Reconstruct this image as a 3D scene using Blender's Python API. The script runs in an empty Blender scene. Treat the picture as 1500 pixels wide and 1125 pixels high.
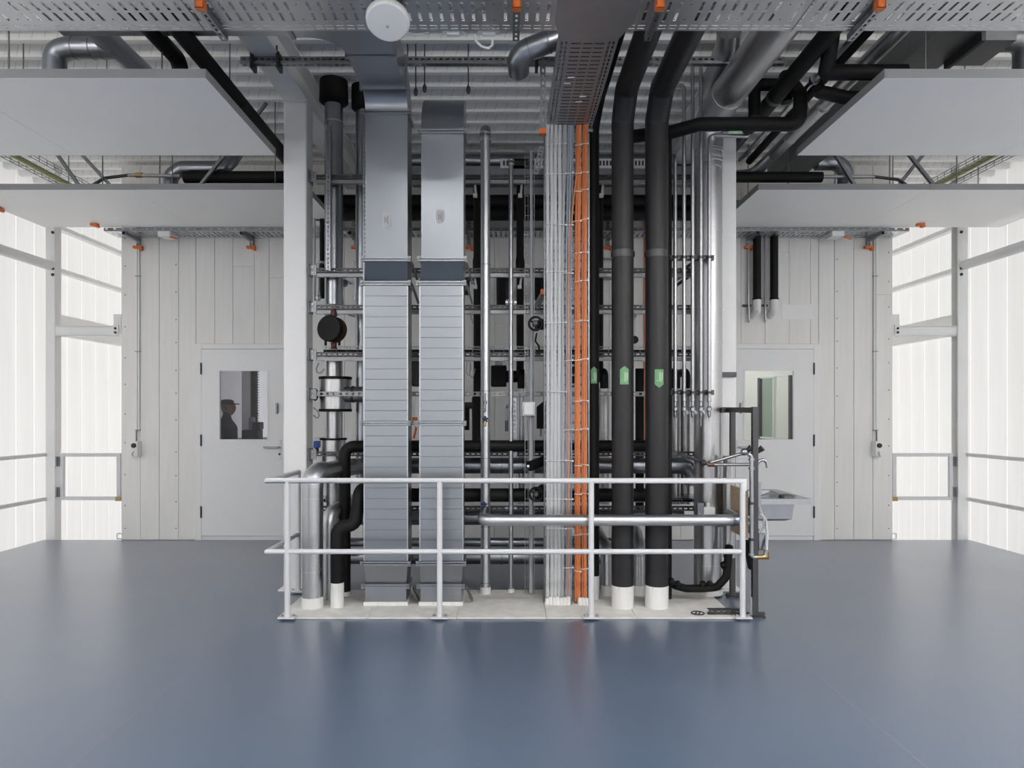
import bpy, bmesh, math, random
from mathutils import Vector, Matrix
random.seed(7)
SC = bpy.context.scene
COL = SC.collection
# ---------------------------------------------------------------- camera, sky, exposure
F, CX, CY, EYE = 1000.0, 742.0, 605.0, 1.645      # focal length in pixels, vanishing point, eye height (m)
cam_d = bpy.data.cameras.new('camera'); cam = bpy.data.objects.new('camera', cam_d); COL.objects.link(cam)
cam.location = (0, 0, EYE); cam.rotation_euler = (math.pi/2, 0, 0)
cam_d.sensor_fit = 'HORIZONTAL'; cam_d.sensor_width = 36.0; cam_d.lens = F*36/1500
cam_d.shift_x = (750-CX)/1500; cam_d.shift_y = (CY-562.5)/1500
cam_d.clip_start = 0.05; cam_d.clip_end = 100
SC.camera = cam
world = bpy.data.worlds.new('overcast_sky'); SC.world = world; world.use_nodes = True
wb = world.node_tree.nodes['Background']; wb.inputs[0].default_value = (1.0, 0.985, 0.962, 1); wb.inputs[1].default_value = 1.42
SC.view_settings.view_transform = 'Standard'; SC.view_settings.look = 'None'
SC.view_settings.gamma = 1.0; SC.view_settings.use_curve_mapping = False
SC.view_settings.exposure = 0.36
SC.cycles.max_bounces = 10; SC.cycles.diffuse_bounces = 6; SC.cycles.glossy_bounces = 5
SC.cycles.transmission_bounces = 8; SC.cycles.transparent_max_bounces = 12
SC.cycles.caustics_reflective = False; SC.cycles.caustics_refractive = False
SC.cycles.sample_clamp_indirect = 6.0
SC.cycles.use_denoising = True

def at(px, py, d): return Vector(((px-CX)*d/F, d, EYE-(py-CY)*d/F))
def sx(px, d): return (px-CX)*d/F
def sz(py, d): return EYE-(py-CY)*d/F

# ---------------------------------------------------------------- materials
MATS = {}
def mat(name, col, rough=0.5, metal=0.0, spec=0.5, noise=0.0, nscale=8.0, bump=0.0, bscale=60.0, stretch=None, rvar=0.0, coat=0.0, voronoi=False):
    m = bpy.data.materials.new(name); m.use_nodes = True
    nt = m.node_tree; b = nt.nodes['Principled BSDF']
    b.inputs['Base Color'].default_value = (*col, 1); b.inputs['Roughness'].default_value = rough
    b.inputs['Metallic'].default_value = metal; b.inputs['Specular IOR Level'].default_value = spec
    if coat: b.inputs['Coat Weight'].default_value = coat; b.inputs['Coat Roughness'].default_value = 0.30
    if noise or bump or rvar:
        tc = nt.nodes.new('ShaderNodeTexCoord'); mp = nt.nodes.new('ShaderNodeMapping')
        nt.links.new(tc.outputs['Object'], mp.inputs[0])
        if stretch: mp.inputs['Scale'].default_value = stretch
    if noise or rvar:
        if voronoi:
            n = nt.nodes.new('ShaderNodeTexVoronoi'); n.inputs['Scale'].default_value = nscale; out = n.outputs['Color']
            bw = nt.nodes.new('ShaderNodeRGBToBW'); nt.links.new(out, bw.inputs[0]); out = bw.outputs[0]
        else:
            n = nt.nodes.new('ShaderNodeTexNoise'); n.inputs['Scale'].default_value = nscale; n.inputs['Detail'].default_value = 4; out = n.outputs['Fac']
        nt.links.new(mp.outputs[0], n.inputs['Vector'])
        if noise:
            r = nt.nodes.new('ShaderNodeValToRGB')
            r.color_ramp.elements[0].position = 0.3; r.color_ramp.elements[1].position = 0.7
            r.color_ramp.elements[0].color = (*[c*(1-noise) for c in col], 1); r.color_ramp.elements[1].color = (*[min(1, c*(1+noise*0.6)) for c in col], 1)
            nt.links.new(out, r.inputs[0]); nt.links.new(r.outputs[0], b.inputs['Base Color'])
        if rvar:
            mr = nt.nodes.new('ShaderNodeMapRange'); mr.inputs['From Min'].default_value = 0.3; mr.inputs['From Max'].default_value = 0.7
            mr.inputs['To Min'].default_value = max(0.02, rough-rvar); mr.inputs['To Max'].default_value = rough+rvar
            nt.links.new(out, mr.inputs[0]); nt.links.new(mr.outputs[0], b.inputs['Roughness'])
    if bump:
        n2 = nt.nodes.new('ShaderNodeTexNoise'); n2.inputs['Scale'].default_value = bscale; n2.inputs['Detail'].default_value = 3
        nt.links.new(mp.outputs[0], n2.inputs['Vector'])
        bp = nt.nodes.new('ShaderNodeBump'); bp.inputs['Strength'].default_value = bump; bp.inputs['Distance'].default_value = 0.01
        nt.links.new(n2.outputs['Fac'], bp.inputs['Height']); nt.links.new(bp.outputs[0], b.inputs['Normal'])
    MATS[name] = m
    return m
WALL = mat('painted_boards', (.81, .80, .78), .55, noise=.04, nscale=3, stretch=(6, 6, .5), bump=.05, bscale=30)
WHITE = mat('white_enamel', (.82, .82, .82), .4)
PANELM = mat('panel_white', (.92, .905, .88), .5, noise=.02, nscale=1.5)
STEELW = mat('grey_white_steel_paint', (.82, .82, .82), .42, noise=.03, nscale=3)
RAILW = mat('railing_white', (.68, .68, .70), .32)
DECK = mat('white_coated_deck', (.84, .84, .84), .45, noise=.03, nscale=5)
FLOORM = mat('blue_epoxy', (.066, .099, .158), .34, spec=1.0, noise=.07, nscale=1.1, rvar=.03, coat=.8)
SLABM = mat('white_slab_paint', (.74, .73, .70), .7, noise=.12, nscale=9, bump=.5, bscale=70)
GALV = mat('galvanised_steel', (.315, .335, .365), .31, 1.0, noise=.04, nscale=2)
GALVD = mat('galvanised_channel', (.24, .245, .255), .40, .9, noise=.10, nscale=14)
FOIL = mat('spangled_foil', (.50, .50, .51), .33, 1.0, noise=.07, nscale=70, rvar=.04)
SMOOTHAL = mat('bright_aluminium', (.54, .55, .57), .38, 1.0, noise=.06, nscale=7)
STAIN = mat('stainless', (.42, .43, .45), .36, 1.0, noise=.06, nscale=20)
DARKMET_SHADE = mat('dark_metal_and_rail_shade', (.07, .07, .074), .42, .7)  # real dark metal, but on the cross rails it stands for shade
LEDM = mat('led_diffuser', (.9, .9, .9), .5); _b = LEDM.node_tree.nodes['Principled BSDF']; _b.inputs['Emission Color'].default_value = (1, .97, .93, 1); _b.inputs['Emission Strength'].default_value = 52.0
BLACK = mat('black_insulation', (.006, .006, .0065), .6, spec=.22, noise=.2, nscale=20, bump=.05, bscale=40)
CHARC = mat('charcoal_jacket', (.017, .017, .019), .45, spec=.35, noise=.1, nscale=6)
CHARC2 = mat('charcoal_band', (.05, .05, .053), .4)
SLEEVE = mat('white_sleeve', (.70, .70, .69), .5, noise=.07, nscale=12, stretch=(4, 4, .6))
CABW = mat('cable_light_grey', (.50, .51, .52), .45)
CABG = mat('cable_mid_grey', (.36, .37, .39), .45)
CABB = mat('cable_blue_grey', (.24, .29, .36), .45)
CABO2 = mat('cable_orange_dark', (.50, .145, .05), .5)
EDGE = mat('grey_and_fascia_shade', (.30, .30, .305), .45)  # plain grey on bench and joints; painted-in shade on the panel fascias
CABO = mat('cable_orange', (.62, .20, .075), .5)
ORANGE = mat('orange_plastic', (.72, .17, .04), .45)
GREEN = mat('green_label', (.13, .30, .14), .5)
GREENP = mat('pale_label_print', (.62, .72, .60), .5)
LABELG = mat('grey_label', (.42, .42, .44), .45)
INK = mat('ink', (.03, .03, .03), .6)
TIE = mat('white_plastic', (.80, .80, .79), .4)
RED = mat('dark_red_paint', (.075, .02, .02), .45)
BLUE = mat('blue_plastic', (.07, .14, .50), .4)
NAVY = mat('navy_plastic', (.02, .025, .11), .4)
BRASS = mat('brass', (.42, .29, .13), .35, 1.0)
COPPER = mat('bronze_brown', (.14, .085, .05), .4, .6)
YELLOW = mat('yellow_cable', (.75, .74, .38), .5)
AMBER = mat('amber_plastic', (.75, .40, .05), .5)
PLY = mat('plywood', (.52, .39, .27), .6, noise=.12, nscale=3, stretch=(3, 3, 12))
CONC = mat('room_grey', (.70, .70, .72), .7, noise=.04)
PALEG = mat('pale_green_wall', (.74, .78, .68), .6)
SKIN = mat('skin', (.16, .085, .055), .5)
CLOTH = mat('dark_grey_cloth', (.018, .019, .024), .9)
CLOTHB = mat('black_cloth', (.015, .015, .017), .8)
def poly_mat():
    m = bpy.data.materials.new('translucent_sheet'); m.use_nodes = True; nt = m.node_tree; nt.nodes.clear()
    o = nt.nodes.new('ShaderNodeOutputMaterial'); t = nt.nodes.new('ShaderNodeBsdfTranslucent'); d = nt.nodes.new('ShaderNodeBsdfDiffuse')
    mx = nt.nodes.new('ShaderNodeMixShader'); mx.inputs[0].default_value = .6
    tc = nt.nodes.new('ShaderNodeTexCoord'); mp = nt.nodes.new('ShaderNodeMapping'); mp.inputs['Scale'].default_value = (5, 5, .25)
    n = nt.nodes.new('ShaderNodeTexNoise'); n.inputs['Scale'].default_value = 2.2; n.inputs['Detail'].default_value = 5
    r = nt.nodes.new('ShaderNodeValToRGB'); r.color_ramp.elements[0].position = .3; r.color_ramp.elements[1].position = .72
    r.color_ramp.elements[0].color = (.73, .73, .73, 1); r.color_ramp.elements[1].color = (.83, .83, .828, 1)
    nt.links.new(tc.outputs['Object'], mp.inputs[0]); nt.links.new(mp.outputs[0], n.inputs['Vector']); nt.links.new(n.outputs['Fac'], r.inputs[0])
    nt.links.new(r.outputs[0], t.inputs[0]); d.inputs[0].default_value = (.85, .85, .85, 1)
    nt.links.new(t.outputs[0], mx.inputs[1]); nt.links.new(d.outputs[0], mx.inputs[2]); nt.links.new(mx.outputs[0], o.inputs[0])
    return m
POLY = poly_mat()
def glass_mat(name, tint, refl=.08):
    m = bpy.data.materials.new(name); m.use_nodes = True; nt = m.node_tree; nt.nodes.clear()
    o = nt.nodes.new('ShaderNodeOutputMaterial'); t = nt.nodes.new('ShaderNodeBsdfTransparent'); g = nt.nodes.new('ShaderNodeBsdfGlossy')
    t.inputs[0].default_value = (*tint, 1); g.inputs['Roughness'].default_value = .03; g.inputs[0].default_value = (.9, .9, .9, 1)
    mx = nt.nodes.new('ShaderNodeMixShader'); mx.inputs[0].default_value = refl
    nt.links.new(t.outputs[0], mx.inputs[1]); nt.links.new(g.outputs[0], mx.inputs[2]); nt.links.new(mx.outputs[0], o.inputs[0])
    return m
GLASS = glass_mat('window_glass', (.82, .82, .87), .02)
GLASSG = glass_mat('green_glass', (.62, .70, .64))

# ---------------------------------------------------------------- mesh builder
class MB:
    def __init__(s): s.v = []; s.f = []
    def add(s, vs, fs):
        n = len(s.v); s.v += [tuple(p) for p in vs]; s.f += [tuple(i+n for i in f) for f in fs]; return s
    def box(s, x0, x1, y0, y1, z0, z1):
        if x0 > x1: x0, x1 = x1, x0
        if y0 > y1: y0, y1 = y1, y0
        if z0 > z1: z0, z1 = z1, z0
        return s.add([(x0,y0,z0),(x1,y0,z0),(x1,y1,z0),(x0,y1,z0),(x0,y0,z1),(x1,y0,z1),(x1,y1,z1),(x0,y1,z1)],
                     [(0,3,2,1),(4,5,6,7),(0,1,5,4),(1,2,6,5),(2,3,7,6),(3,0,4,7)])
    def bar(s, p0, p1, w, h, up=(0,0,1)):
        p0 = Vector(p0); p1 = Vector(p1); t = (p1-p0).normalized(); up = Vector(up)
        a = t.cross(up)
        if a.length < 1e-4: a = t.cross(Vector((0,1,0)))
        a.normalize(); b = a.cross(t).normalized()
        vs = [p + a*(w/2*i) + b*(h/2*j) for p in (p0, p1) for (i, j) in ((-1,-1),(1,-1),(1,1),(-1,1))]
        return s.add(vs, [(0,1,2,3),(7,6,5,4),(0,4,5,1),(1,5,6,2),(2,6,7,3),(3,7,4,0)])
    def prism(s, prof, y0, y1, axis='y'):            # polygon swept straight along an axis
        n = len(prof)
        def P(a, b, c): return {'y': (a, c, b), 'x': (c, a, b), 'z': (a, b, c)}[axis]
        vs = [P(a, b, y0) for a, b in prof] + [P(a, b, y1) for a, b in prof]
        return s.add(vs, [tuple(range(n)), tuple(range(2*n-1, n-1, -1))] + [(i, i+n, (i+1) % n+n, (i+1) % n) for i in range(n)])
    def tube(s, pts, r, n=14, bend=0.0, bn=6, caps=True, square=False):
        pts = [Vector(p) for p in pts]
        if bend > 0 and len(pts) > 2:
            out = [pts[0]]
            for i in range(1, len(pts)-1):
                a = (pts[i-1]-pts[i]); b = (pts[i+1]-pts[i]); la, lb = a.length, b.length; a.normalize(); b.normalize()
                ang = a.angle(b)
                if ang > math.pi-0.02: out.append(pts[i]); continue
                L = min(bend/math.tan(ang/2), la*.49 if i > 1 else la*.98, lb*.49 if i < len(pts)-2 else lb*.98)
                R = L*math.tan(ang/2); bis = (a+b).normalized(); c = pts[i]+bis*(R/math.sin(ang/2))
                u = (pts[i]+a*L)-c; w = (pts[i]+b*L)-c; th = u.angle(w); ax = u.cross(w).normalized()
                for k in range(bn+1): out.append(c + Matrix.Rotation(th*k/bn, 3, ax) @ u)
            out.append(pts[-1]); pts = out
        q = [pts[0]]
        for p in pts[1:]:
            if (p-q[-1]).length > 1e-5: q.append(p)
        pts = q; N = len(pts); T = []
        for i in range(N):
            if i == 0: t = pts[1]-pts[0]
            elif i == N-1: t = pts[-1]-pts[-2]
            else: t = (pts[i]-pts[i-1]).normalized()+(pts[i+1]-pts[i]).normalized()
            T.append(t.normalized())
        up = Vector((0,0,1)) if abs(T[0].z) < .9 else Vector((0,1,0))
        a = T[0].cross(up).normalized(); base = len(s.v); vs = []; fs = []
        for i in range(N):
            if i: a = (a - T[i]*a.dot(T[i])).normalized()
            b = T[i].cross(a)
            k = 1.0
            if 0 < i < N-1:
                cs = (pts[i]-pts[i-1]).normalized().dot(T[i]); k = 1/max(.5, cs)
            rr = r[i] if isinstance(r, (list, tuple)) else r
            # stretch a mitre in its bend plane only
            if k > 1.001:
                d = ((pts[i+1]-pts[i]).normalized()-(pts[i]-pts[i-1]).normalized()).normalized()
            for j in range(n):
                th = 2*math.pi*(j+.5)/n; o = (a*math.cos(th)+b*math.sin(th))*rr
                if k > 1.001: o = o + d*(o.dot(d))*(k-1)
                vs.append(pts[i]+o)
        for i in range(N-1):
            for j in range(n):
                fs.append((i*n+j, i*n+(j+1) % n, (i+1)*n+(j+1) % n, (i+1)*n+j))
        if caps: fs += [tuple(range(n-1, -1, -1)), tuple((N-1)*n+j for j in range(n))]
        return s.add(vs, fs)
    def cyl(s, p0, p1, r, n=16): return s.tube([p0, p1], r, n)
    def lathe(s, c, prof, axis=(0,0,1), n=20):       # prof: [(radius, distance along axis)]
        ax = Vector(axis).normalized(); c = Vector(c)
        a = ax.cross(Vector((0,1,0)) if abs(ax.y) < .9 else Vector((1,0,0))).normalized(); b = ax.cross(a)
        vs = []; fs = []; m = len(prof)
        for r, h in prof:
            for j in range(n):
                th = 2*math.pi*j/n; vs.append(c+ax*h+(a*math.cos(th)+b*math.sin(th))*max(r, 1e-5))
        for i in range(m-1):
            for j in range(n): fs.append((i*n+j, i*n+(j+1) % n, (i+1)*n+(j+1) % n, (i+1)*n+j))
        fs += [tuple(range(n-1, -1, -1)), tuple((m-1)*n+j for j in range(n))]
        return s.add(vs, fs)
    def band(s, c, axis, r, w=.012, t=.004, n=20):   # a raised ring round a pipe
        return s.lathe(Vector(c)-Vector(axis).normalized()*w/2, [(r-.002, 0), (r+t, 0), (r+t, w), (r-.002, w)], axis, n)
    def plate(s, o, u, v, L, W, holes):              # flat sheet with real openings; holes (u0,u1,v0,v1) on a common grid
        o = Vector(o); u = Vector(u); v = Vector(v)
        U = sorted({0, L} | {round(h[0], 5) for h in holes} | {round(h[1], 5) for h in holes})
        V = sorted({0, W} | {round(h[2], 5) for h in holes} | {round(h[3], 5) for h in holes})
        U = [x for x in U if 0 <= x <= L]; V = [x for x in V if 0 <= x <= W]
        hs = set()
        ui = {x: i for i, x in enumerate(U)}; vi = {x: i for i, x in enumerate(V)}
        for h in holes:
            try: a, b, c, d = ui[round(h[0], 5)], ui[round(h[1], 5)], vi[round(h[2], 5)], vi[round(h[3], 5)]
            except KeyError: continue
            for i in range(a, b):
                for j in range(c, d): hs.add((i, j))
        n = len(s.v); nv = len(V)
        s.v += [tuple(o+u*x+v*y) for x in U for y in V]
        for i in range(len(U)-1):
            for j in range(nv-1):
                if (i, j) not in hs: s.f.append((n+i*nv+j, n+(i+1)*nv+j, n+(i+1)*nv+j+1, n+i*nv+j+1))
        return s
def mesh_of(mb, name, M, ang=35, org=None):
    me = bpy.data.meshes.new(name); me.from_pydata(mb.v, [], mb.f); me.validate()
    bm = bmesh.new(); bm.from_mesh(me); bmesh.ops.recalc_face_normals(bm, faces=bm.faces); bm.to_mesh(me); bm.free()
    me.polygons.foreach_set('use_smooth', [True]*len(me.polygons)); me.set_sharp_from_angle(angle=math.radians(ang))
    me.materials.append(M); return me
def base_of(mb):
    xs = [p[0] for p in mb.v]; ys = [p[1] for p in mb.v]; zs = [p[2] for p in mb.v]
    return Vector(((min(xs)+max(xs))/2, (min(ys)+max(ys))/2, min(zs)))
def wloc(o):
    p = Vector(o.location)
    while o.parent: o = o.parent; p += Vector(o.location)
    return p
def obj(name, mb, M, parent=None, bevel=0, solid=0, ang=35):
    c = base_of(mb); mb.v = [(p[0]-c.x, p[1]-c.y, p[2]-c.z) for p in mb.v]
    o = bpy.data.objects.new(name, mesh_of(mb, name, M, ang)); COL.objects.link(o)
    if parent is not None: o.parent = parent; o.location = c - wloc(parent)
    else: o.location = c
    if solid:
        o.data.polygons.foreach_set('use_smooth', [False]*len(o.data.polygons)); m = o.modifiers.new('sheet', 'SOLIDIFY'); m.thickness = solid; m.offset = 0
    if bevel: m = o.modifiers.new('edge', 'BEVEL'); m.width = bevel; m.segments = 2; m.limit_method = 'ANGLE'
    return o
def tag(o, label=None, cat=None, group=None, kind=None):
    if label: o['label'] = label
    if cat: o['category'] = cat
    if group: o['group'] = group
    if kind: o['kind'] = kind
    return o
def thing(name, label, cat, group=None, kind=None):
    o = bpy.data.objects.new(name, None); COL.objects.link(o); o.empty_display_size = .1
    return tag(o, label, cat, group, kind)
def one(name, label, cat, mb, M, group=None, kind=None, **k): return tag(obj(name, mb, M, None, **k), label, cat, group, kind)
def settle():                                        # put every Empty at the base of its own parts
    for o in [o for o in COL.objects if o.type == 'EMPTY' and o.parent is None]:
        pts = []
        for c in o.children:
            if c.type == 'MESH':
                L = Vector(c.location); pts += [L+Vector(q) for q in c.bound_box]
        if not pts: continue
        b = Vector(((min(p.x for p in pts)+max(p.x for p in pts))/2, (min(p.y for p in pts)+max(p.y for p in pts))/2, min(p.z for p in pts)))
        for c in o.children: c.location = Vector(c.location)-b
        o.location = Vector(o.location)+b
def strut(mb, p0, p1, face, w=.041, dep=.041, pitch=.05, hl=.028, hw=.014):   # slotted U channel, slots in the web on the side 'face'
    p0 = Vector(p0); p1 = Vector(p1); L = (p1-p0).length; t = (p1-p0)/L; fa = Vector(face).normalized(); b = t.cross(fa).normalized()
    holes = []; k = int(L/pitch)
    for i in range(k):
        c = (L-k*pitch)/2+(i+.5)*pitch; holes.append((c-hl/2, c+hl/2, w/2-hw/2, w/2+hw/2))
    mb.plate(p0-b*w/2+fa*dep/2, t, b, L, w, holes)
    for sgn in (-1, 1):
        q = p0+b*(sgn*w/2)
        mb.add([q+fa*dep/2, q+t*L+fa*dep/2, q+t*L-fa*dep/2, q-fa*dep/2], [(0,1,2,3)])
        q2 = q-b*(sgn*.009)
        mb.add([q-fa*dep/2, q+t*L-fa*dep/2, q2+t*L-fa*dep/2, q2-fa*dep/2], [(0,1,2,3)])
    return mb
# ================================================================ THE ROOM
DW = 8.844                                             # depth of the boarded back wall
m = MB().box(-6.0, 6.0, -4.0, DW+.01, -.30, 0); fl = one('floor', 'blue-grey epoxy floor with soft sheen', 'floor', m, FLOORM, kind='structure')
for X in (-2.03, 1.95): obj('floor_joint', MB().box(X-.0015, X+.0015, -3.9, 5.2, .0002, .0006), EDGE, fl)
one('floor_lower', 'grey lower storey floor below the gap at the edges', 'floor', MB().box(-8, 8, -5, 14, -2.7, -2.6), CONC, kind='structure')
one('floor_annex', 'grey floor of the rooms behind the doors', 'floor', MB().box(-5.0, 5.0, DW+.07, 12.85, -.3, 0), CONC, kind='structure')
STEELG = mat('deck_slot_grey', (.62, .62, .62), .5)
# corrugated roof deck, ribs across the room
prof = []; y = -4.2; ZC = 4.86
while y < 13.2:
    prof += [(y, ZC), (y+.055, ZC), (y+.085, ZC+.10), (y+.25, ZC+.10)]; y += .28
prof += [(y, ZC)]
m = MB()
for (a, b), (c, d) in zip(prof, prof[1:]): m.add([(-7, a, b), (7, a, b), (7, c, d), (-7, c, d)], [(0, 1, 2, 3)])
ce = one('ceiling', 'white corrugated steel deck ceiling with ribs across the room', 'ceiling', m, DECK, kind='structure', solid=.004, ang=20)
def holes_row(mb, y, z0, n0):                         # perforation dashes stamped into the deck ribs
    for i in range(n0):
        x = -6.4+i*.11
        mb.add([(x, y-.0066, z0+.012), (x+.008, y-.0066, z0+.012), (x+.038, y-.0294, z0+.088), (x+.030, y-.0294, z0+.088)], [(0, 1, 2, 3)])
m = MB(); y = -4.2; k = 0
while y < 12.8:
    if y > 4.5: holes_row(m, y, ZC, 116)
    y += .28; k += 1
tag(obj('deck_perforation', m, STEELG, ce), kind='stuff')
# translucent facades: single folded sheets with open joints
PW, GAP = .356, .014
def sheet_mesh():
    m = MB(); w = PW-GAP; a = -w/2
    pr = [(a, .010), (a+.004, 0), (w/2-.004, 0), (w/2, .010)]
    for (p, q), (r, s_) in zip(pr, pr[1:]): m.add([(q, p, -2.5), (s_, r, -2.5), (s_, r, 5.05), (q, p, 5.05)], [(0, 1, 2, 3)])
    me = mesh_of(m, 'facade_sheet', POLY, 30); return me
SHEET = sheet_mesh()
def facade(name, label, X, ys, along='y', flip=1):
    root = thing(name, label, 'wall', kind='structure')
    for v in ys:
        o = bpy.data.objects.new('facade_sheet', SHEET); COL.objects.link(o); o.parent = root
        if along == 'y': o.location = (X, v, 0); o.rotation_euler = (0, 0, 0 if flip > 0 else math.pi)
        else: o.location = (v, X, 0); o.rotation_euler = (0, 0, math.pi/2*flip)
    return root
XF = 6.6
ysl = [9.19+PW*(k-.5) for k in range(-36, 12)]; ysr = [9.36+PW*(k-.5) for k in range(-37, 12)]
facade('wall_left', 'translucent white sheet facade along the left side', -XF, ysl, 'y', -1)
facade('wall_right', 'translucent white sheet facade along the right side', XF, ysr, 'y', 1)
xs = [-XF+PW*(k+.5) for k in range(37)]
facade('wall_rear', 'translucent sheet facade behind the viewpoint', -4.2, xs, 'x', -1)
facade('wall_far', 'translucent sheet facade at the far end of the building', 12.95, xs, 'x', 1)
# boarded back wall with two doors
wb_ = thing('wall_back', 'white painted timber board wall with two doors behind the pipework', 'wall', kind='structure')
DL0, DL1, DR0, DR1, DT = -4.02, -2.79, 2.85, 4.04, 2.54      # door openings with their frames
backing = MB()
for a, b, z0 in ((-4.99, DL0, 0), (DL0, DL1, DT), (DL1, DR0, 0), (DR0, DR1, DT), (DR1, 5.0, 0)):
    backing.box(a, b, DW+.012, DW+.07, z0, 4.86)
obj('backing', backing, WALL, wb_)
edges = [-4.99, -4.745, -4.50, -4.245]
def fill(a, b):
    out = []; x = a
    while x < b-.34: x += random.choice((.19, .235, .24, .28, .31)); out.append(x)
    return out
edges += fill(-4.245, DL0)+[DL0]+fill(DL0, DL1)+[DL1]+fill(DL1, DR0)+[DR0]+fill(DR0, DR1)+[DR1]+fill(DR1, 4.245)+[4.245, 4.50, 4.745, 5.0]
for a, b in zip(edges, edges[1:]):
    mid = (a+b)/2; z0 = DT if (DL0 < mid < DL1 or DR0 < mid < DR1) else 0.004
    g = .006 if min(abs(abs(a)-4.245), abs(abs(b)-4.245)) < .01 else .0022
    pr = random.uniform(0, .004)
    cuts = [z0, 4.85] if random.random() < .6 else [z0, random.uniform(2.7, 4.2), 4.85]
    for c0, c1 in zip(cuts, cuts[1:]): obj('board', MB().box(a+g, b-g, DW-pr, DW+.012, c0+.001, c1-.001), WALL, wb_, bevel=.002)
sc = MB()
for X in (-4.94, -4.28, 4.28, 4.95):
    z = .15
    while z < 4.3: sc.lathe((X, DW-.004, z), [(.009, 0), (.009, -.002)], (0, -1, 0), 8); z += random.uniform(.28, .42)
tag(obj('screw_heads', sc, GALVD, wb_), kind='stuff')
for sgn, nm in ((-1, 'left'), (1, 'right')):
    xw = sgn*4.97
    one('wall_partition_'+nm, 'white side wall of the '+nm+' room behind the boards', 'wall', MB().box(xw-.03, xw+.03, DW+.07, 12.8, 0, 4.85), WALL, kind='structure')
one('wall_partition_middle', 'pale dividing wall between the two rooms behind the doors', 'wall', MB().box(-.05, .05, DW+.07, 12.8, 0, 4.85), PALEG, kind='structure')
def door(name, label, x0, x1, hinge, wx0, wx1):
    r = thing(name, label, 'door', kind='structure'); yf = DW-.035; z0, z1 = .062, 2.468
    wz0, wz1 = sz(644, yf), sz(543, yf)
    fr = MB()
    fr.box(x0-.085, x0-.005, yf+.005, DW+.10, 0, z1+.07); fr.box(x1+.005, x1+.085, yf+.005, DW+.10, 0, z1+.07)
    fr.box(x0-.005, x1+.005, yf+.005, DW+.10, z1+.006, z1+.07); fr.box(x0-.005, x1+.005, yf+.02, DW+.10, 0, z0-.006)
    obj('frame', fr, WHITE, r, bevel=.004)
    lf = MB().box(x0, wx0, yf, yf+.045, z0, z1).box(wx1, x1, yf, yf+.045, z0, z1).box(wx0, wx1, yf, yf+.045, z0, wz0).box(wx0, wx1, yf, yf+.045, wz1, z1)
    leaf = obj('leaf', lf, WHITE, r)
    bd = MB(); t = .018
    bd.box(wx0-t, wx0+.004, yf-.006, yf, wz0-t, wz1+t).box(wx1-.004, wx1+t, yf-.006, yf, wz0-t, wz1+t).box(wx0, wx1, yf-.006, yf, wz0-t, wz0+.004).box(wx0, wx1, yf-.006, yf, wz1-.004, wz1+t)
    obj('window_bead', bd, WHITE, leaf)
    obj('pane', MB().box(wx0, wx1, yf+.018, yf+.026, wz0, wz1), GLASS, leaf)
    hx = x0-.004 if hinge < 0 else x1+.004
    for z in (sz(540, yf), sz(645, yf), sz(750, yf)): obj('hinge', MB().cyl((hx, yf-.006, z-.075), (hx, yf-.006, z+.075), .011, 8), DARKMET_SHADE, r)
    hx = x1-.06 if hinge < 0 else x0+.06; s_ = -1 if hinge < 0 else 1; hz = sz(655, yf)
    obj('handle_plate', MB().box(hx-.022, hx+.022, yf-.008, yf, hz-.16, hz+.09), WHITE, r, bevel=.003)
    obj('handle', MB().tube([(hx, yf-.004, hz), (hx, yf-.06, hz), (hx+s_*.19, yf-.06, hz)], .011, 10, bend=.02), STAIN, r)
    obj('lock_cylinder', MB().cyl((hx, yf-.012, hz-.09), (hx, yf-.004, hz-.09), .015, 12), INK, r)
    obj('door_stay', MB().box(hx+.02*s_, hx+.045*s_, yf-.03, yf, sz(606, yf), sz(590, yf)), GALVD, r, bevel=.004)
    return r
door('door_1', 'white steel door with a window showing a person in a cap', -3.936, -2.867, -1, -3.705, -3.085)
door('door_2', 'white steel door with a window onto a pale green room beside the sink', 2.927, 3.962, 1, sx(1091, DW-.035), sx(1163, DW-.035))
# main columns and roof beams
CLX0, CLX1, CRX0, CRX1, CY0, CY1 = -2.07, -1.855, 1.915, 2.133, 6.33, 6.545
for nm, x0, x1, lb in (('column', CLX0, CLX1, 'grey-white square steel column left of the pipe shaft'), ('column', CRX0, CRX1, 'grey square steel column behind the thick silver pipe')):
    r = thing(nm, lb, 'column', kind='structure')
    obj('shaft', MB().box(x0, x1, CY0, CY1, .012, 4.53), STEELW, r, bevel=.012)
    obj('base_plate', MB().box(x0-.04, x1+.04, CY0-.03, CY1+.04, 0, .012), STEELW, r)
    obj('cap_plate', MB().box(x0-.01, x1+.01, CY0-.01, CY1+.01, 4.53, 4.54), STEELW, r)
def ibeam(mb, x, y0, y1, z0, z1, w):
    mb.box(x-w/2, x+w/2, y0, y1, z0, z0+.018).box(x-w/2, x+w/2, y0, y1, z1-.018, z1).box(x-.006, x+.006, y0, y1, z0+.018, z1-.018)
for x, lb in ((-1.955, 'white steel roof beam above the left column'), (2.02, 'white steel roof beam above the right column')):
    m = MB(); ibeam(m, x, -3.9, DW-.01, 4.54, 4.86, .22); one('beam', lb, 'beam', m, STEELW, kind='structure')
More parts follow.
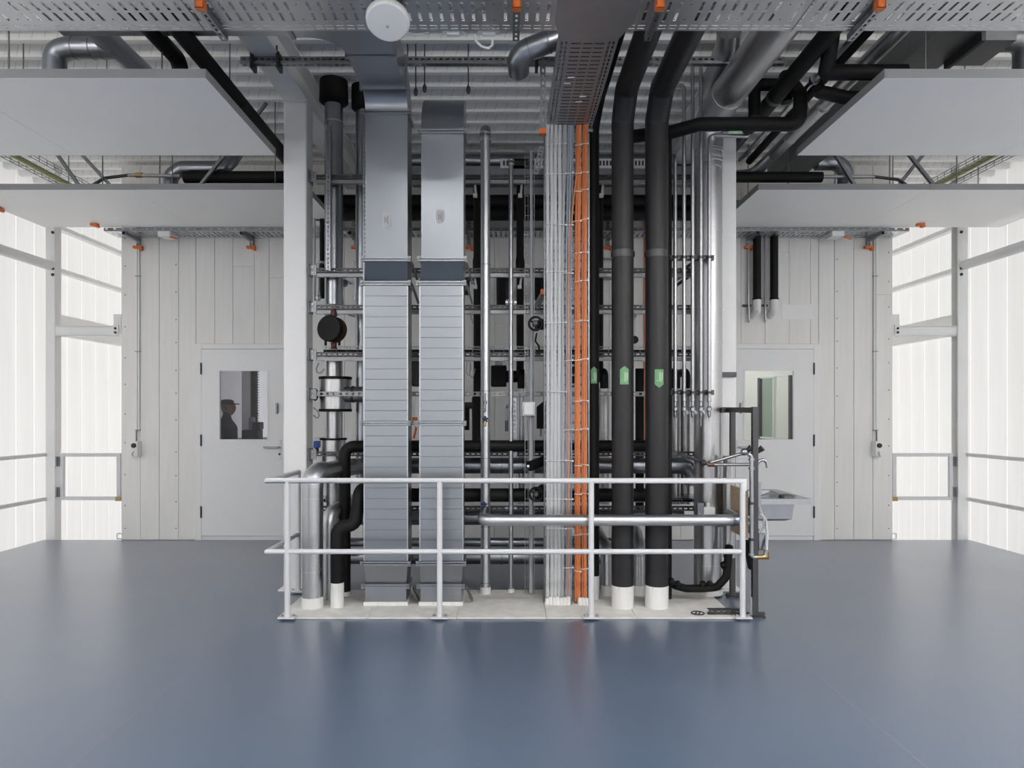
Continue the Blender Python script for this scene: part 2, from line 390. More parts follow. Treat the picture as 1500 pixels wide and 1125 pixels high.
# openings at both ends of the back wall
def hsec(mb, x, y, z0, z1, w):                          # H profile standing up, flanges facing the viewer
    mb.box(x-w/2, x+w/2, y-w/2, y-w/2+.012, z0, z1).box(x-w/2, x+w/2, y+w/2-.012, y+w/2, z0, z1).box(x-.005, x+.005, y-w/2+.012, y+w/2-.012, z0, z1)
for s_, nm, side in ((-1, 'left', 'left'), (1, 'right', 'right')):
    c = thing('column', 'slim white facade column at the '+side+' floor corner', 'column', kind='structure')
    xc = s_*5.925
    if s_ < 0: obj('shaft', MB().box(xc-.06, xc+.06, DW+.02, DW+.15, -2.5, 4.85), STEELW, c, bevel=.003)
    else:
        m = MB(); hsec(m, xc, DW+.085, -2.5, 4.85, .13); obj('shaft', m, STEELW, c)
        obj('flange_cover', MB().box(xc-.075, xc-.02, DW+.0, DW+.018, -2.4, 4.8), STEELW, c)
    for py in (340, 393, 402): obj('bolt', MB().lathe((xc-s_*.035, DW+.02-(.02 if s_ > 0 else 0), sz(py, DW)), [(.02, 0), (.02, .012), (.012, .014)], (0, -1, 0), 6), INK, c)
    # rails at the floor edge
    for z, lb in ((1.105, 'upper'), (.530, 'lower')):
        one('edge_rail', 'white %s edge rail running along the %s facade' % (lb, side), 'rail', MB().box(s_*5.99-.022, s_*5.99+.022, 2.2, DW+.02, z-.022, z+.022), STEELW, group='edge rails along the facades')
    for yy in (2.3, 5.6): one('rail_post', 'white post carrying the edge rails on the %s, %s' % (side, 'far one' if yy > 3 else 'near one'), 'post', MB().box(s_*5.95-.025, s_*5.95+.025, yy-.025, yy+.025, 0, 1.08), STEELW)
    one('tie_tube', 'thick round pale tube along the %s facade meeting the corner column' % side, 'tube', MB().cyl((s_*5.93, 1.5, 3.56), (s_*5.93, DW+.02, 3.56), .062, 18), STEELW)
    # girts on the facade beyond the opening
    for z, t, lb in ((4.33, .06, 'top'), (3.71, .06, 'second'), (2.92, .30, 'deep bottom')):
        one('girt', 'white %s girt on the facade beyond the %s opening' % (lb, side), 'rail', MB().box(s_*6.50-.05, s_*6.50+.05, 9.8, 12.7, z-t/2, z+t/2), STEELW, kind='structure')
    # cross beam between column and wall
    b = thing('beam', 'white cross beam over the %s opening with bolted end plate' % side, 'beam', kind='structure')
    xa, xb = s_*5.86, s_*5.10
    obj('web', MB().box(xa, xb, DW+.02, DW+.03, sz(491, DW), sz(478, DW)), STEELW, b)
    obj('flange', MB().box(xa, xb, DW+.02, DW+.14, sz(477, DW)-.012, sz(477, DW)), STEELW, b); obj('flange', MB().box(xa, xb, DW+.02, DW+.14, sz(492, DW), sz(492, DW)+.012), STEELW, b)
    obj('end_plate', MB().box(xb-.0, xb+s_*.07*-1, DW-.004, DW+.014, sz(492, DW), sz(476, DW)), STEELW, b)
    obj('bracket', MB().box(s_*5.005, s_*5.10, DW+.016, DW+.05, sz(488, DW), sz(460, DW)), STEELW, b)
    for py in (481, 487): obj('bolt', MB().lathe((xb-s_*.035, DW-.004, sz(py, DW)), [(.016, 0), (.016, .012), (.01, .014)], (0, -1, 0), 6), INK, b)
    # gate
    g = thing('edge_gate', 'white hinged safety gate across the %s opening' % side, 'gate')
    ga, gb, z0, z1, t = s_*5.80, s_*5.02, sz(733, DW), sz(664, DW), .045
    gx0, gx1 = min(ga, gb), max(ga, gb)
    obj('rail', MB().box(gx0, gx1, DW+.02, DW+.06, z1-t, z1), RAILW, g); obj('rail', MB().box(gx0, gx1, DW+.02, DW+.06, z0, z0+t), RAILW, g)
    obj('stile', MB().box(gx0, gx0+t, DW+.021, DW+.059, z0+t, z1-t), RAILW, g); obj('stile', MB().box(gx1-t, gx1, DW+.021, DW+.059, z0+t, z1-t), RAILW, g)
    for py in (676, 721):
        h = obj('hinge', MB().box(s_*5.80, s_*5.84, DW+.005, DW+.05, sz(py+7, DW), sz(py-7, DW)).cyl((s_*5.83, DW, sz(py+7, DW)), (s_*5.83, DW, sz(py-7, DW)), .014, 8), GALVD, g)
        obj('hinge_plate', MB().box(s_*5.84, s_*5.93, DW+.012, DW+.018, sz(py+6, DW), sz(py-6, DW)), STEELW, g)
    obj('latch', MB().box(s_*5.0, s_*5.07, DW+.0, DW+.02, sz(734, DW), sz(728, DW)), BRASS, g)
    one('door_stop', 'small wire stop at the foot of the wall by the %s opening' % side, 'stop', MB().tube([(s_*4.97, DW-.02, .02), (s_*5.03, DW-.03, .02), (s_*5.03, DW-.03, .09), (s_*4.97, DW-.02, .09)], .008, 8, bend=.015), STEELW)

# ================================================================ ROOMS BEHIND THE DOORS
dm = 11.1
mc = thing('pillar_machine', 'dark pillar machine with toothed column seen through the left door window', 'machine')
p = at(372, 600, dm); zt = 4.2
obj('housing', MB().box(p.x-.16, p.x-.03, dm-.1, dm+.1, 0, zt), CONC, mc)
obj('pillar', MB().box(p.x-.03, p.x+.04, dm-.06, dm+.06, 0, zt), CLOTHB, mc)
z = 1.3
while z < 2.6: obj('rack_tooth', MB().box(p.x+.04, p.x+.075, dm-.03, dm+.03, z, z+.012), DARKMET_SHADE, mc); z += .042
obj('motor', MB().lathe(at(369, 629, dm-.2), [(.03, 0), (.05, .01), (.05, .17), (.035, .2)], (0, 0, 1), 16), GALVD, mc)
obj('gearbox', MB().box(p.x-.09, p.x+.18, dm-.30, dm-.08, sz(648, dm), sz(629, dm)), CLOTHB, mc, bevel=.02)
obj('head', MB().box(p.x+.06, p.x+.19, dm-.26, dm-.08, sz(629, dm)+.002, sz(618, dm)), CLOTHB, mc, bevel=.015)
obj('lever', MB().tube([at(368, 607, dm-.2), at(378, 606, dm-.2)], .012, 8), CLOTHB, mc)
obj('stand', MB().box(p.x-.1, p.x+.2, dm-.3, dm+.06, 0, sz(648, dm)-.002), DARKMET_SHADE, mc)
wk = thing('work_bench', 'grey bench behind the person in the left room', 'bench'); zw = sz(642, 11.6)
obj('top', MB().box(-4.6, -2.7, 11.6, 12.2, zw-.04, zw), EDGE, wk)
for x in (-4.55, -2.8):
    for y in (11.65, 12.1): obj('leg', MB().box(x, x+.05, y, y+.05, 0, zw-.04), EDGE, wk)
# person in a flat cap, side-on
dp = 10.35; hx, hz = sx(333.5, dp), sz(597, dp)
per = thing('person', 'person in a flat cap and dark work jacket seen side-on through the door window', 'person')
def skin(name, verts, edges, rad, M, parent, sub=2):
    me = bpy.data.meshes.new(name); me.from_pydata([tuple(v) for v in verts], edges, []); me.materials.append(M)
    o = bpy.data.objects.new(name, me); COL.objects.link(o); o.parent = parent
    bm = bmesh.new(); bm.from_mesh(me); L = bm.verts.layers.skin.verify(); bm.verts.ensure_lookup_table()
    for v, r in zip(bm.verts, rad): v[L].radius = r if isinstance(r, tuple) else (r, r)
    bm.verts[0][L].use_root = True; bm.to_mesh(me); bm.free()
    o.modifiers.new('skin', 'SKIN'); s = o.modifiers.new('sub', 'SUBSURF'); s.levels = sub; s.render_levels = sub
    for q in me.polygons: q.use_smooth = True
    o.modifiers['skin'].use_smooth_shade = True
    return o
X0 = hx-.03
B = [(X0, dp, .95), (X0+.02, dp, 1.15), (X0+.025, dp, 1.34), (X0, dp, 1.46), (X0+.012, dp, 1.57), (X0+.03, dp, 1.70),
     (X0+.01, dp-.17, 1.42), (X0-.01, dp-.22, 1.14), (X0+.10, dp-.22, .92), (X0+.17, dp-.2, .86),
     (X0+.01, dp+.17, 1.42), (X0-.01, dp+.22, 1.14), (X0+.10, dp+.22, .92), (X0+.17, dp+.2, .86),
     (X0, dp-.10, .88), (X0+.02, dp-.11, .50), (X0-.01, dp-.11, .09), (X0+.14, dp-.11, .045),
     (X0, dp+.10, .88), (X0+.02, dp+.11, .50), (X0-.01, dp+.11, .09), (X0+.14, dp+.11, .045)]
E = [(0,1),(1,2),(2,3),(3,4),(4,5),(3,6),(6,7),(7,8),(8,9),(3,10),(10,11),(11,12),(12,13),(0,14),(14,15),(15,16),(16,17),(0,18),(18,19),(19,20),(20,21)]
R_ = [(.13,.15),(.13,.16),(.13,.17),(.10,.13),.066,.06,.065,.052,.042,.038,.065,.052,.042,.038,.085,.062,.042,.036,.085,.062,.042,.036]
skin('body', B, E, R_, CLOTH, per)
hd = MB(); n = 18
prof = [(-.115, .045, .0), (-.09, .06, .0), (-.05, .078, .0), (0, .088, 0), (.05, .09, 0), (.09, .08, 0), (.12, .04, 0)]
vs = []; fs = []
for z, r, o_ in prof:
    for j in range(n):
        th = 2*math.pi*j/n; c = math.cos(th); s_ = math.sin(th); rx = r*1.12
        px_ = rx*c; py_ = r*.82*s_
        if c > .93 and abs(z) < .06: px_ += .028 if -.05 <= z <= 0 else .008     # nose
        if c > .9 and z <= -.09: px_ += .02                                       # chin
        vs.append((hx+px_, dp+py_, hz+z))
for i in range(len(prof)-1):
    for j in range(n): fs.append((i*n+j, i*n+(j+1) % n, (i+1)*n+(j+1) % n, (i+1)*n+j))
fs += [tuple(range(n-1, -1, -1)), tuple((len(prof)-1)*n+j for j in range(n))]
head = obj('head', MB().add(vs, fs), SKIN, per, ang=60)
obj('ear', MB().lathe((hx-.01, dp-.072, hz-.01), [(.012, 0), (.026, .006), (.018, .014)], (0, -1, 0), 10), SKIN, head)
obj('eye', MB().lathe((hx+.083, dp-.035, hz+.012), [(.008, 0), (.010, .006), (.004, .010)], (.8, -.6, 0), 8), CLOTHB, head)
cp = MB().lathe((hx-.01, dp, hz+.045), [(.098, 0), (.105, .03), (.095, .06), (.05, .078), (.0, .08)], (0, 0, 1), 20)
cp.box(hx+.05, hx+.155, dp-.07, dp+.07, hz+.045, hz+.062)
obj('cap', cp, CLOTHB, per, bevel=.006)
for sg in (-1, 1):
    hp = Vector((X0+.19, dp+sg*.2, .845)); hb = MB().box(hp.x-.02, hp.x+.05, hp.y-.018, hp.y+.018, hp.z-.04, hp.z+.03)
    for k in range(4): hb.tube([(hp.x+.045, hp.y, hp.z-.032+k*.018), (hp.x+.085-.004*abs(k-1.5), hp.y-sg*.006, hp.z-.038+k*.018), (hp.x+.105-.008*abs(k-1.5), hp.y-sg*.022, hp.z-.046+k*.018)], .009, 8)
    hb.tube([(hp.x, hp.y-sg*.015, hp.z+.02), (hp.x+.03, hp.y-sg*.035, hp.z+.035), (hp.x+.055, hp.y-sg*.04, hp.z+.03)], .01, 8)
    obj('hand', hb, SKIN, per, bevel=.006)
# right room: pale wall and an open dark-framed glass casement
one('wall_annex', 'pale yellow-green inner wall behind the right door', 'wall', MB().box(.6, 4.9, 11.2, 11.3, 0, 4.8), PALEG, kind='structure')
cs = thing('glass_casement', 'dark framed greenish glass panel inside the right room', 'window')
A = at(1113, 600, 10.2); Bq = at(1159, 600, 9.5)
z0, z1 = .9, 2.17
def vbar(name, q, w, M): obj(name, MB().box(q.x-w/2, q.x+w/2, q.y-.03, q.y+.03, 0, z1), M, cs)
vbar('stile', A, .05, DARKMET_SHADE); vbar('stile', Bq, .06, DARKMET_SHADE)
obj('rail', MB().bar((A.x, A.y, z1), (Bq.x, Bq.y, z1), .04, .02), WHITE, cs); obj('rail', MB().bar((A.x, A.y, z0+.38), (Bq.x, Bq.y, z0+.38), .04, .025), WHITE, cs)
mid = A.lerp(Bq, .48)
obj('pane', MB().bar((A.x, A.y, (z0+z1)/2), (mid.x, mid.y, (z0+z1)/2), .008, z1-z0-.03), GLASSG, cs)
obj('mullion', MB().box(mid.x-.02, mid.x+.02, mid.y-.02, mid.y+.02, z0, z1), PALEG, cs)

# ================================================================ CEILING PANELS (floating, white)
ZP = 3.95; h_ = ZP-EYE
def dfor(py): return F*h_/(CY-py)
rows = ((dfor(114), dfor(228), 'nearer'), (dfor(278), dfor(333), 'farther'))
for s_, xs_ in (('left', (-2.07, -3.87, -5.73)), ('right', (2.60, 4.38, 6.12))):
    for y0, y1, rn in rows:
        for k in (0, 1):
            a, b = sorted((xs_[k], xs_[k+1])); pos = 'inner' if k == 0 else 'outer'
            r = thing('ceiling_panel', '%s %s half of the %s floating white ceiling panel' % (rn, pos, s_), 'ceiling panel', 'floating white ceiling panels')
            obj('board', MB().box(a+.001, b-.001, y0+.004, y1-.004, ZP, ZP+.060), PANELM, r, bevel=.002)
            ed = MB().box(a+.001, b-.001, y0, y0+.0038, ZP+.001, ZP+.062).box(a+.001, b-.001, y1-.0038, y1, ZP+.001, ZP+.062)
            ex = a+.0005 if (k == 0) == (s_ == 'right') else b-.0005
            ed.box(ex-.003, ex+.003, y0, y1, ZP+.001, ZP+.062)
            obj('shaded_fascia', ed, EDGE, r)  # fascia colour darkened to carry the shade on the panel edges
            for fx in (.2, .8):
                for yy in (y0+.12, y1-.12):
                    X = a+(b-a)*fx; obj('hanger_rod', MB().cyl((X, yy, ZP+.062), (X, yy, 4.93), .006, 6), GALVD, r)

# ================================================================ CEILING LUMINAIRES (near half; long ones added as fill, short one inferred from a duct reflection)
for X, Y, hw, lb in ((-4.5, 1.7, 1.0, 'added fill, front row, outermost on the left'), (-.95, 1.75, .16, 'front row, short one'), (1.3, 1.7, 1.0, 'added fill, front row, right of the middle'), (4.9, 1.7, 1.0, 'added fill, front row, outermost on the right'),
                     (-5.0, -2.4, 1.0, 'added fill, rear row, outermost on the left'), (.9, -2.4, 1.0, 'added fill, rear row, near the middle'), (3.2, -2.4, 1.0, 'added fill, rear row, right of the middle'), (5.4, -2.4, .9, 'added fill, rear row, outermost on the right')):
    r = thing('unseen_luminaire', 'white ceiling luminaire, '+lb, 'lamp', 'ceiling luminaires')
    zl = 4.62 if hw < .5 else 3.90
    obj('housing', MB().box(X-hw, X+hw, Y-.11, Y+.11, zl, zl+.08), WHITE, r, bevel=.005); obj('diffuser', MB().box(X-hw+.02, X+hw-.02, Y-.095, Y+.095, zl-.012, zl-.0005), LEDM, r); obj('added_uplight', MB().box(X-hw+.02, X+hw-.02, Y-.10, Y+.10, zl+.0805, zl+.086), LEDM, r)  # top strip added to throw light onto the deck
    for s_ in (-.7*hw, .7*hw): obj('hanger_rod', MB().cyl((X+s_, Y, zl+.08), (X+s_, Y, 4.93), .004, 6), GALVD, r)

r = thing('unseen_luminaire', 'white ceiling luminaire added to light the pale green room behind the right door', 'lamp', 'ceiling luminaires')  # unseen lamp added to brighten the wall behind the door window
obj('housing', MB().box(2.2, 4.2, 10.1, 10.25, 3.62, 3.70), WHITE, r); obj('diffuser', MB().box(2.22, 4.18, 10.11, 10.24, 3.61, 3.6195), LEDM, r)
for x in (2.4, 4.0): obj('hanger_rod', MB().cyl((x, 10.18, 3.70), (x, 10.18, 4.93), .004, 6), GALVD, r)
# ================================================================ FLOOR SLAB AND GUARD RAIL
sl = thing('shaft_slab', 'white painted slab closing the shaft under the risers', 'slab', kind='structure')
cuts = [-1.83, -1.12, -.40, .32, 1.04, 1.84]
for a, b in zip(cuts, cuts[1:]): obj('slab_plate', MB().box(a+.002, b-.002, 5.445, 6.30, .001, .014), SLABM, sl, bevel=.002)
gr = thing('guard_rail', 'white tubular guard rail around the pipe shaft', 'railing')
YR, XL, XR, ZT, ZM = 5.44, -1.904, 1.893, 1.106, .541
obj('top_rail', MB().tube([(XR, YR, ZT-.08), (XR, YR, ZT), (XL, YR, ZT), (XL, 6.24, ZT), (XL, 6.24, ZT-.08)], .0225, 14), RAILW, gr)
obj('mid_rail', MB().tube([(XR, YR, ZM), (XL, YR, ZM), (XL, 6.24, ZM)], .0205, 14), RAILW, gr)
for X, Y, zt in ((-1.746, YR, ZT), (-.533, YR, ZT), (.675, YR, ZT), (XR-.012, YR, ZT-.02), (XL, 6.24, ZT-.02)):
    p = obj('post', MB().cyl((X, Y, .012), (X, Y, zt), .0225, 14), RAILW, gr)
    b = obj('base_plate', MB().box(X-.065, X+.065, Y-.045, Y+.045, .0145, .026), RAILW, p, bevel=.002)
    for s_ in (-1, 1): obj('bolt', MB().lathe((X+s_*.047, Y, .026), [(.012, 0), (.012, .008), (.006, .016)], (0, 0, 1), 6), GALVD, p)
# sticker and loose channel on the slab
st = thing('floor_sticker', 'round black and white sticker with two strokes lying on the slab', 'sticker')
c = at(1022, 900, 5.555); c.z = .0142
obj('disc', MB().lathe(c, [(.055, 0), (.055, .002)], (0, 0, 1), 24), SLEEVE, st)
obj('ring', MB().tube([c+Vector((.05*math.cos(t*math.pi/12), .05*math.sin(t*math.pi/12), .003)) for t in range(25)], .006, 6), INK, st)
for s_ in (-1, 1): obj('stroke', MB().bar(c+Vector((s_*.014-.012, -.03, .004)), c+Vector((s_*.014+.012, .03, .004)), .011, .003), INK, st)
m = MB(); strut(m, (sx(1037, 5.54), 5.54, .036), (sx(1084, 5.54), 5.54, .036), (0, -1, 0)); one('floor_channel', 'short dark steel channel lying at the slab corner', 'channel', m, DARKMET_SHADE, solid=.003)

# ================================================================ RECTANGULAR DUCTS
def loft(mb, secs, caps=True):                          # secs: four-corner rings
    n = len(mb.v)
    for s_ in secs: mb.v += [tuple(p) for p in s_]
    for i in range(len(secs)-1):
        for j in range(4): mb.f.append((n+i*4+j, n+i*4+(j+1) % 4, n+(i+1)*4+(j+1) % 4, n+(i+1)*4+j))
    if caps: mb.f += [(n+3, n+2, n+1, n), tuple(n+(len(secs)-1)*4+j for j in range(4))]
    return mb
def rect(x0, x1, y0, y1, z): return [Vector((x0, y0, z)), Vector((x1, y0, z)), Vector((x1, y1, z)), Vector((x0, y1, z))]
DD = .25
def flange(parent, x0, x1, y0, y1, z, axis='z'):
    e = .016; f = MB()
    if axis == 'z':
        for dz in (-.017, .003):
            f.box(x0-e, x1+e, y0-e, y0+.004, z+dz, z+dz+.014).box(x0-e, x1+e, y1-.004, y1+e, z+dz, z+dz+.014)
            f.box(x0-e, x0+.004, y0+.004, y1-.004, z+dz, z+dz+.014).box(x1-.004, x1+e, y0+.004, y1-.004, z+dz, z+dz+.014)
    o = obj('flange', f, GALV, parent)
    for X in (x0-e, x1+e): obj('corner_clamp', MB().box(X-.014, X+.014, y0-e-.012, y0-e+.004, z-.022, z+.022).cyl((X, y0-e-.012, z), (X, y0-e-.026, z), .008, 8), GALVD, o)
    return o
def duct(px_base, px_mid, px_up, label, topy, style):
    r = thing('rectangular_duct', label, 'duct', 'rectangular air ducts in the shaft')
    yb, ym, yu = 5.79, 5.70, 5.57
    X = [[sx(p, d) for p in pp] for pp, d in ((px_base, yb), (px_mid, ym), (px_up, yu))]
    zb1, zb2 = sz(858, yb), sz(825, ym); zm1, zm2 = sz(415, ym), sz(380, yu); ztop = sz(topy, yu)
    obj('plinth', MB().box(X[0][0]-.012, X[0][1]+.012, yb-.012, yb+DD+.01, .0145, .045), SLEEVE, r)
    obj('base_section', loft(MB(), [rect(*X[0], yb, yb+DD, .045), rect(*X[0], yb, yb+DD, zb1)]), GALV, r)
    flange(r, *X[0], yb, yb+DD, zb1)
    obj('lower_offset', loft(MB(), [rect(*X[0], yb, yb+DD, zb1+.018), rect(*X[1], ym, ym+DD, zb2-.018)]), GALV, r)
    flange(r, *X[1], ym, ym+DD, zb2)
    zj = sz(620, ym)
    for za, zb in ((zb2+.018, zj-.018), (zj+.018, zm1-.018)):       # beaded lengths
        n = max(2, round((zb-za)/.086)); secs = []
        for i in range(n):
            a = za+(zb-za)*i/n; b = za+(zb-za)*(i+1)/n
            q = .0018
            secs += [rect(X[1][0]+q, X[1][1]-q, ym+q, ym+DD-q, a+.0005), rect(*X[1], ym, ym+DD, a+.0025), rect(*X[1], ym, ym+DD, b-.002), rect(X[1][0]+q, X[1][1]-q, ym+q, ym+DD-q, b)]
        s_ = obj('beaded_section', loft(MB(), secs), GALV, r, ang=8)
        for x in X[1]: obj('corner_strip', MB().box(x-.005, x+.005, ym-.003, ym+.012, za, zb), SMOOTHAL, s_)
    flange(r, *X[1], ym, ym+DD, zj); flange(r, *X[1], ym, ym+DD, zm1)
    obj('upper_offset', loft(MB(), [rect(*X[1], ym, ym+DD, zm1+.018), rect(*X[2], yu, yu+DD, zm2-.018)]), GALV, r)
    flange(r, *X[2], yu, yu+DD, zm2)
    obj('upper_section', loft(MB(), [rect(*X[2], yu, yu+DD, zm2+.018), rect(*X[2], yu, yu+DD, ztop-.018)]), GALV, r)
    flange(r, *X[2], yu, yu+DD, ztop)
    x0, x1 = X[2]; R = .12; secs = []
    for k in range(9):
        th = math.pi/2*k/8
        if style == 'front':       # turns towards the viewer
            cy, cz = yu-R, ztop+.018
            a = (cy+R*math.cos(th), cz+R*math.sin(th)); b = (cy+(R+DD)*math.cos(th), cz+(R+DD)*math.sin(th))
        else:                      # turns away
            cy, cz = yu+DD+R, ztop+.018
            a = (cy-(R+DD)*math.cos(th), cz+(R+DD)*math.sin(th)); b = (cy-R*math.cos(th), cz+R*math.sin(th))
        secs.append([Vector((x0, a[0], a[1])), Vector((x1, a[0], a[1])), Vector((x1, b[0], b[1])), Vector((x0, b[0], b[1]))])
    obj('elbow', loft(MB(), secs), GALV, r)
    # tags with printed lines
    zc = sz(322 if style == 'front' else 318, yu); xc = sx(566 if style == 'front' else 645, yu); w, h = .036, .062
    prof = [(xc-w, zc-h), (xc+w, zc-h), (xc+w, zc+h), (xc-w, zc+h)] if style == 'front' else [(xc-w, zc-h*.5), (xc, zc-h), (xc+w, zc-h*.5), (xc+w, zc+h), (xc-w, zc+h)]
    t = obj('arrow_tag', MB().prism(prof, yu-.002, yu-.0005), LABELG, r)
    for k, (dx, ln) in enumerate(((-.012, .05), (0, .035), (.012, .07))): obj('print_line', MB().box(xc+dx-.002, xc+dx+.002, yu-.0032, yu-.002, zc-ln/2, zc+ln/2), INK, t)
    # side stiffener bars hanging off the flange corners
    for z in (zm1, zm2, zb1): obj('side_bracket', MB().bar((X[1][1]+.03, ym+.03, z), (X[1][1]+.07, ym+.16, z-.14), .03, .014, (1, 0, 0)), GALVD, r)
    return r, x0, x1, yu, ztop+.018+R
r1, x0, x1, yu, zb = duct((535, 595), (533.5, 597), (535, 597), 'taller left rectangular steel duct turning forward under the ceiling', 165, 'front')
yr = yu-.12
for ya, ybb in ((yr-.005, 4.95), ): obj('run_section', MB().box(x0, x1, ybb, ya, zb, zb+DD), GALV, r1)
for y in (yr-.012, 4.95):
    f = MB()
    for a, b, c, d in ((x0-.016, x1+.016, zb-.016, zb), (x0-.016, x1+.016, zb+DD, zb+DD+.012), (x0-.016, x0, zb, zb+DD), (x1, x1+.016, zb, zb+DD)): f.box(a, b, y-.014, y+.014, c, d)
    obj('flange', f, GALV, r1)
tee = MB(); n = 10; arc = [(x0-.22+.22*math.cos(math.pi/2*k/n), 4.93-.22*math.sin(math.pi/2*k/n)) for k in range(n+1)]   # curved throat towards the branch
tee.prism([(x1, 4.93), (x1, 4.36), (x0-.30, 4.36), (x0-.30, 4.71)]+[(a, b) for a, b in reversed(arc)], zb, zb+DD, 'z')
obj('tee_section', tee, GALV, r1)
obj('branch_run', MB().box(-3.05, x0-.305, 4.37, 4.70, zb+.005, zb+DD), GALV, r1, bevel=.004)
f = MB().box(x0-.33, x0-.30, 4.355, 4.715, zb-.012, zb+DD+.01); obj('flange', f, GALVD, r1)
duct((616, 676), (615, 678), (617, 679), 'shorter right rectangular steel duct bending away behind', 193, 'back')

# ================================================================ MAIN CABLE TRAYS
ZTR = 4.10
TRAYM = mat('tray_zinc', (.40, .41, .43), .48, 1.0, noise=.05, nscale=4)
tr = thing('cable_tray', 'wide slotted galvanised cable tray crossing the top of the view', 'cable tray')
hs = []; L = 7.2; d0, d1 = 3.72, 4.384; W = d1-d0; k = 0; x = .02
while x < L-.06:
    if k % 9 != 8:
        hs += [(x, x+.019, 4.075-d0, 4.165-d0), (x, x+.019, 4.185-d0, 4.275-d0), (x, x+.019, 3.80-d0, 3.92-d0)]
    x += .066; k += 1
m = MB().plate((-3.6, d0, ZTR), (1, 0, 0), (0, 1, 0), L, 4.30-d0, hs)
hs = []; x = .012
while x < L-.06: hs += [(x, x+.046, .018, .028), (x, x+.046, .052, .062)]; x += .066
m.plate((-3.6, 4.30, ZTR), (1, 0, 0), (0, 1, 0), L, W-.58, hs)
obj('tray_bottom', m, SMOOTHAL, tr, solid=.002)
for y in (d0, d1): obj('side_wall', MB().box(-3.6, 3.6, y-.002, y+.002, ZTR, ZTR+.06), SMOOTHAL, tr)
for px in (300, 586, 1218): X = sx(px-30, 4.1); obj('splice_plate', MB().box(X-.003, X+.003, d0, d1, ZTR-.003, ZTR+.004), GALVD, tr)
dots = MB(); x = -3.55
while x < 3.5:
    for y in (4.10, 4.255): dots.lathe((x+.041, y, ZTR-.0015), [(.005, 0), (.005, -.0012)], (0, 0, 1), 6)
    x += .066
tag(obj('punch_marks', dots, INK, tr), kind='stuff')
one('tee_plate', 'smooth steel tee plate under the tray where the branch leaves', 'plate', MB().prism([(sx(815, 4.15), 3.74), (sx(938, 4.05), 3.74), (sx(932, 4.2), 4.28), (sx(905, 4.5), 4.47), (sx(820, 4.5), 4.47), (sx(812, 4.3), 4.28)], ZTR-.008, ZTR-.005, 'z'), TRAYM)
# branch tray into the depth and down the riser
br = thing('cable_tray', 'narrow perforated branch tray running back to the cable riser', 'cable tray')
bx0, bx1, by0, by1 = .345, .735, 4.47, 5.90; hs = []; y = .04
while y < by1-by0-.05:
    for a, b in ((.015, .030), (.045, .060), (.33, .345), (.36, .375)): hs.append((y, y+.036, a, b))
    y += .055
m = MB().plate((bx0, by0, ZTR), (0, 1, 0), (1, 0, 0), by1-by0, .39, hs); m.f = m.f
obj('tray_edge_strips', m, TRAYM, br, solid=.002)
mid = MB(); y = by0+.06
while y < by1-.05:
    for a, b in ((.085, .15), (.165, .225), (.24, .305)): mid.box(bx0+a, bx0+b, y, y+.009, ZTR-.0035, ZTR-.0015)
    y += .055
tag(obj('cross_slots', mid, INK, br), kind='stuff')
for X in (bx0, bx1): obj('side_wall', MB().box(X-.002, X+.002, by0, by1, ZTR, ZTR+.06), GALV, br)
obj('end_lip', MB().box(bx0-.01, bx1+.01, by1-.03, by1+.01, ZTR-.035, ZTR-.004), GALV, br, bevel=.006)
for (a, b) in ((.08, .2), (.22, .27), (.1, .17), (.2, .3)):
    obj('tie_end', MB().box(bx0+a, bx0+a+.05, by0+b*3, by0+b*3+.008, ZTR-.008, ZTR-.003), TIE, br)
# slotted support arms with orange end caps under the main tray
def capped_strut(label, p0, p1, face, cap_at, grp='slotted arms with orange caps', name='support_arm'):
    r = thing(name, label, 'support arm', grp); m = MB(); strut(m, p0, p1, face); obj('channel', m, GALV, r, solid=.003)
    p0 = Vector(p0); p1 = Vector(p1); e = (p1 if cap_at else p0); t = (p1-p0).normalized()*(1 if cap_at else -1)
    up = Vector(face); a = t.cross(up).normalized()
    c = MB(); w = .024
    for s_ in (-1, 1): c.bar(e+a*s_*w-t*.03, e+a*s_*w+t*.012, .006, .05, up)
    c.bar(e-up*w-t*.03, e-up*w+t*.012, .054, .006, up) if False else None
    c.bar(e+up*.023-t*.03, e+up*.023+t*.012, .05, .006, up); c.bar(e+t*.006, e+t*.012, .05, .05, up)
    obj('end_cap', c, ORANGE, r)
    return r
for px, lb in ((293, 'leftmost'), (757, 'second'), (967, 'third'), (1290, 'rightmost')):
    X = sx(px, 4.06); capped_strut('%s slotted arm with orange cap under the wide ceiling tray' % lb, (X, 4.06, ZTR-.026), (X, 4.42, ZTR-.026), (0, 0, -1), False)
# disc on the tray
ds = thing('access_point', 'white round disc device tilted under the ceiling tray', 'device')
c = at(568, 31, 4.09); ax = Vector((0, -.42, -.9)).normalized()
obj('shell', MB().lathe(c-ax*.03, [(.105, 0), (.128, .004), (.132, .02), (.128, .038), (.118, .046), (.06, .049), (0, .049)], ax, 40), TIE, ds)
obj('rim_line', MB().lathe(c-ax*.012, [(.1325, 0), (.1325, .002)], ax, 40), LABELG, ds)
obj('emblem', MB().lathe(c+ax*.0185+Vector((0, 0, -.02)), [(.010, 0), (.010, .003)], ax, 16), LABELG, ds)
obj('mount', MB().box(c.x-.09, c.x+.09, c.y-.03, c.y+.05, ZTR-.03, ZTR-.004), DARKMET_SHADE, ds)
one('white_cable', 'thin white cable looping below the ceiling tray', 'cable', MB().tube([at(695, 50, 4.45), at(697, 60, 4.45), at(706, 68, 4.45), at(716, 71, 4.45), at(721, 66, 4.45), at(722, 53, 4.45)], .008, 8, bend=.03), TIE)
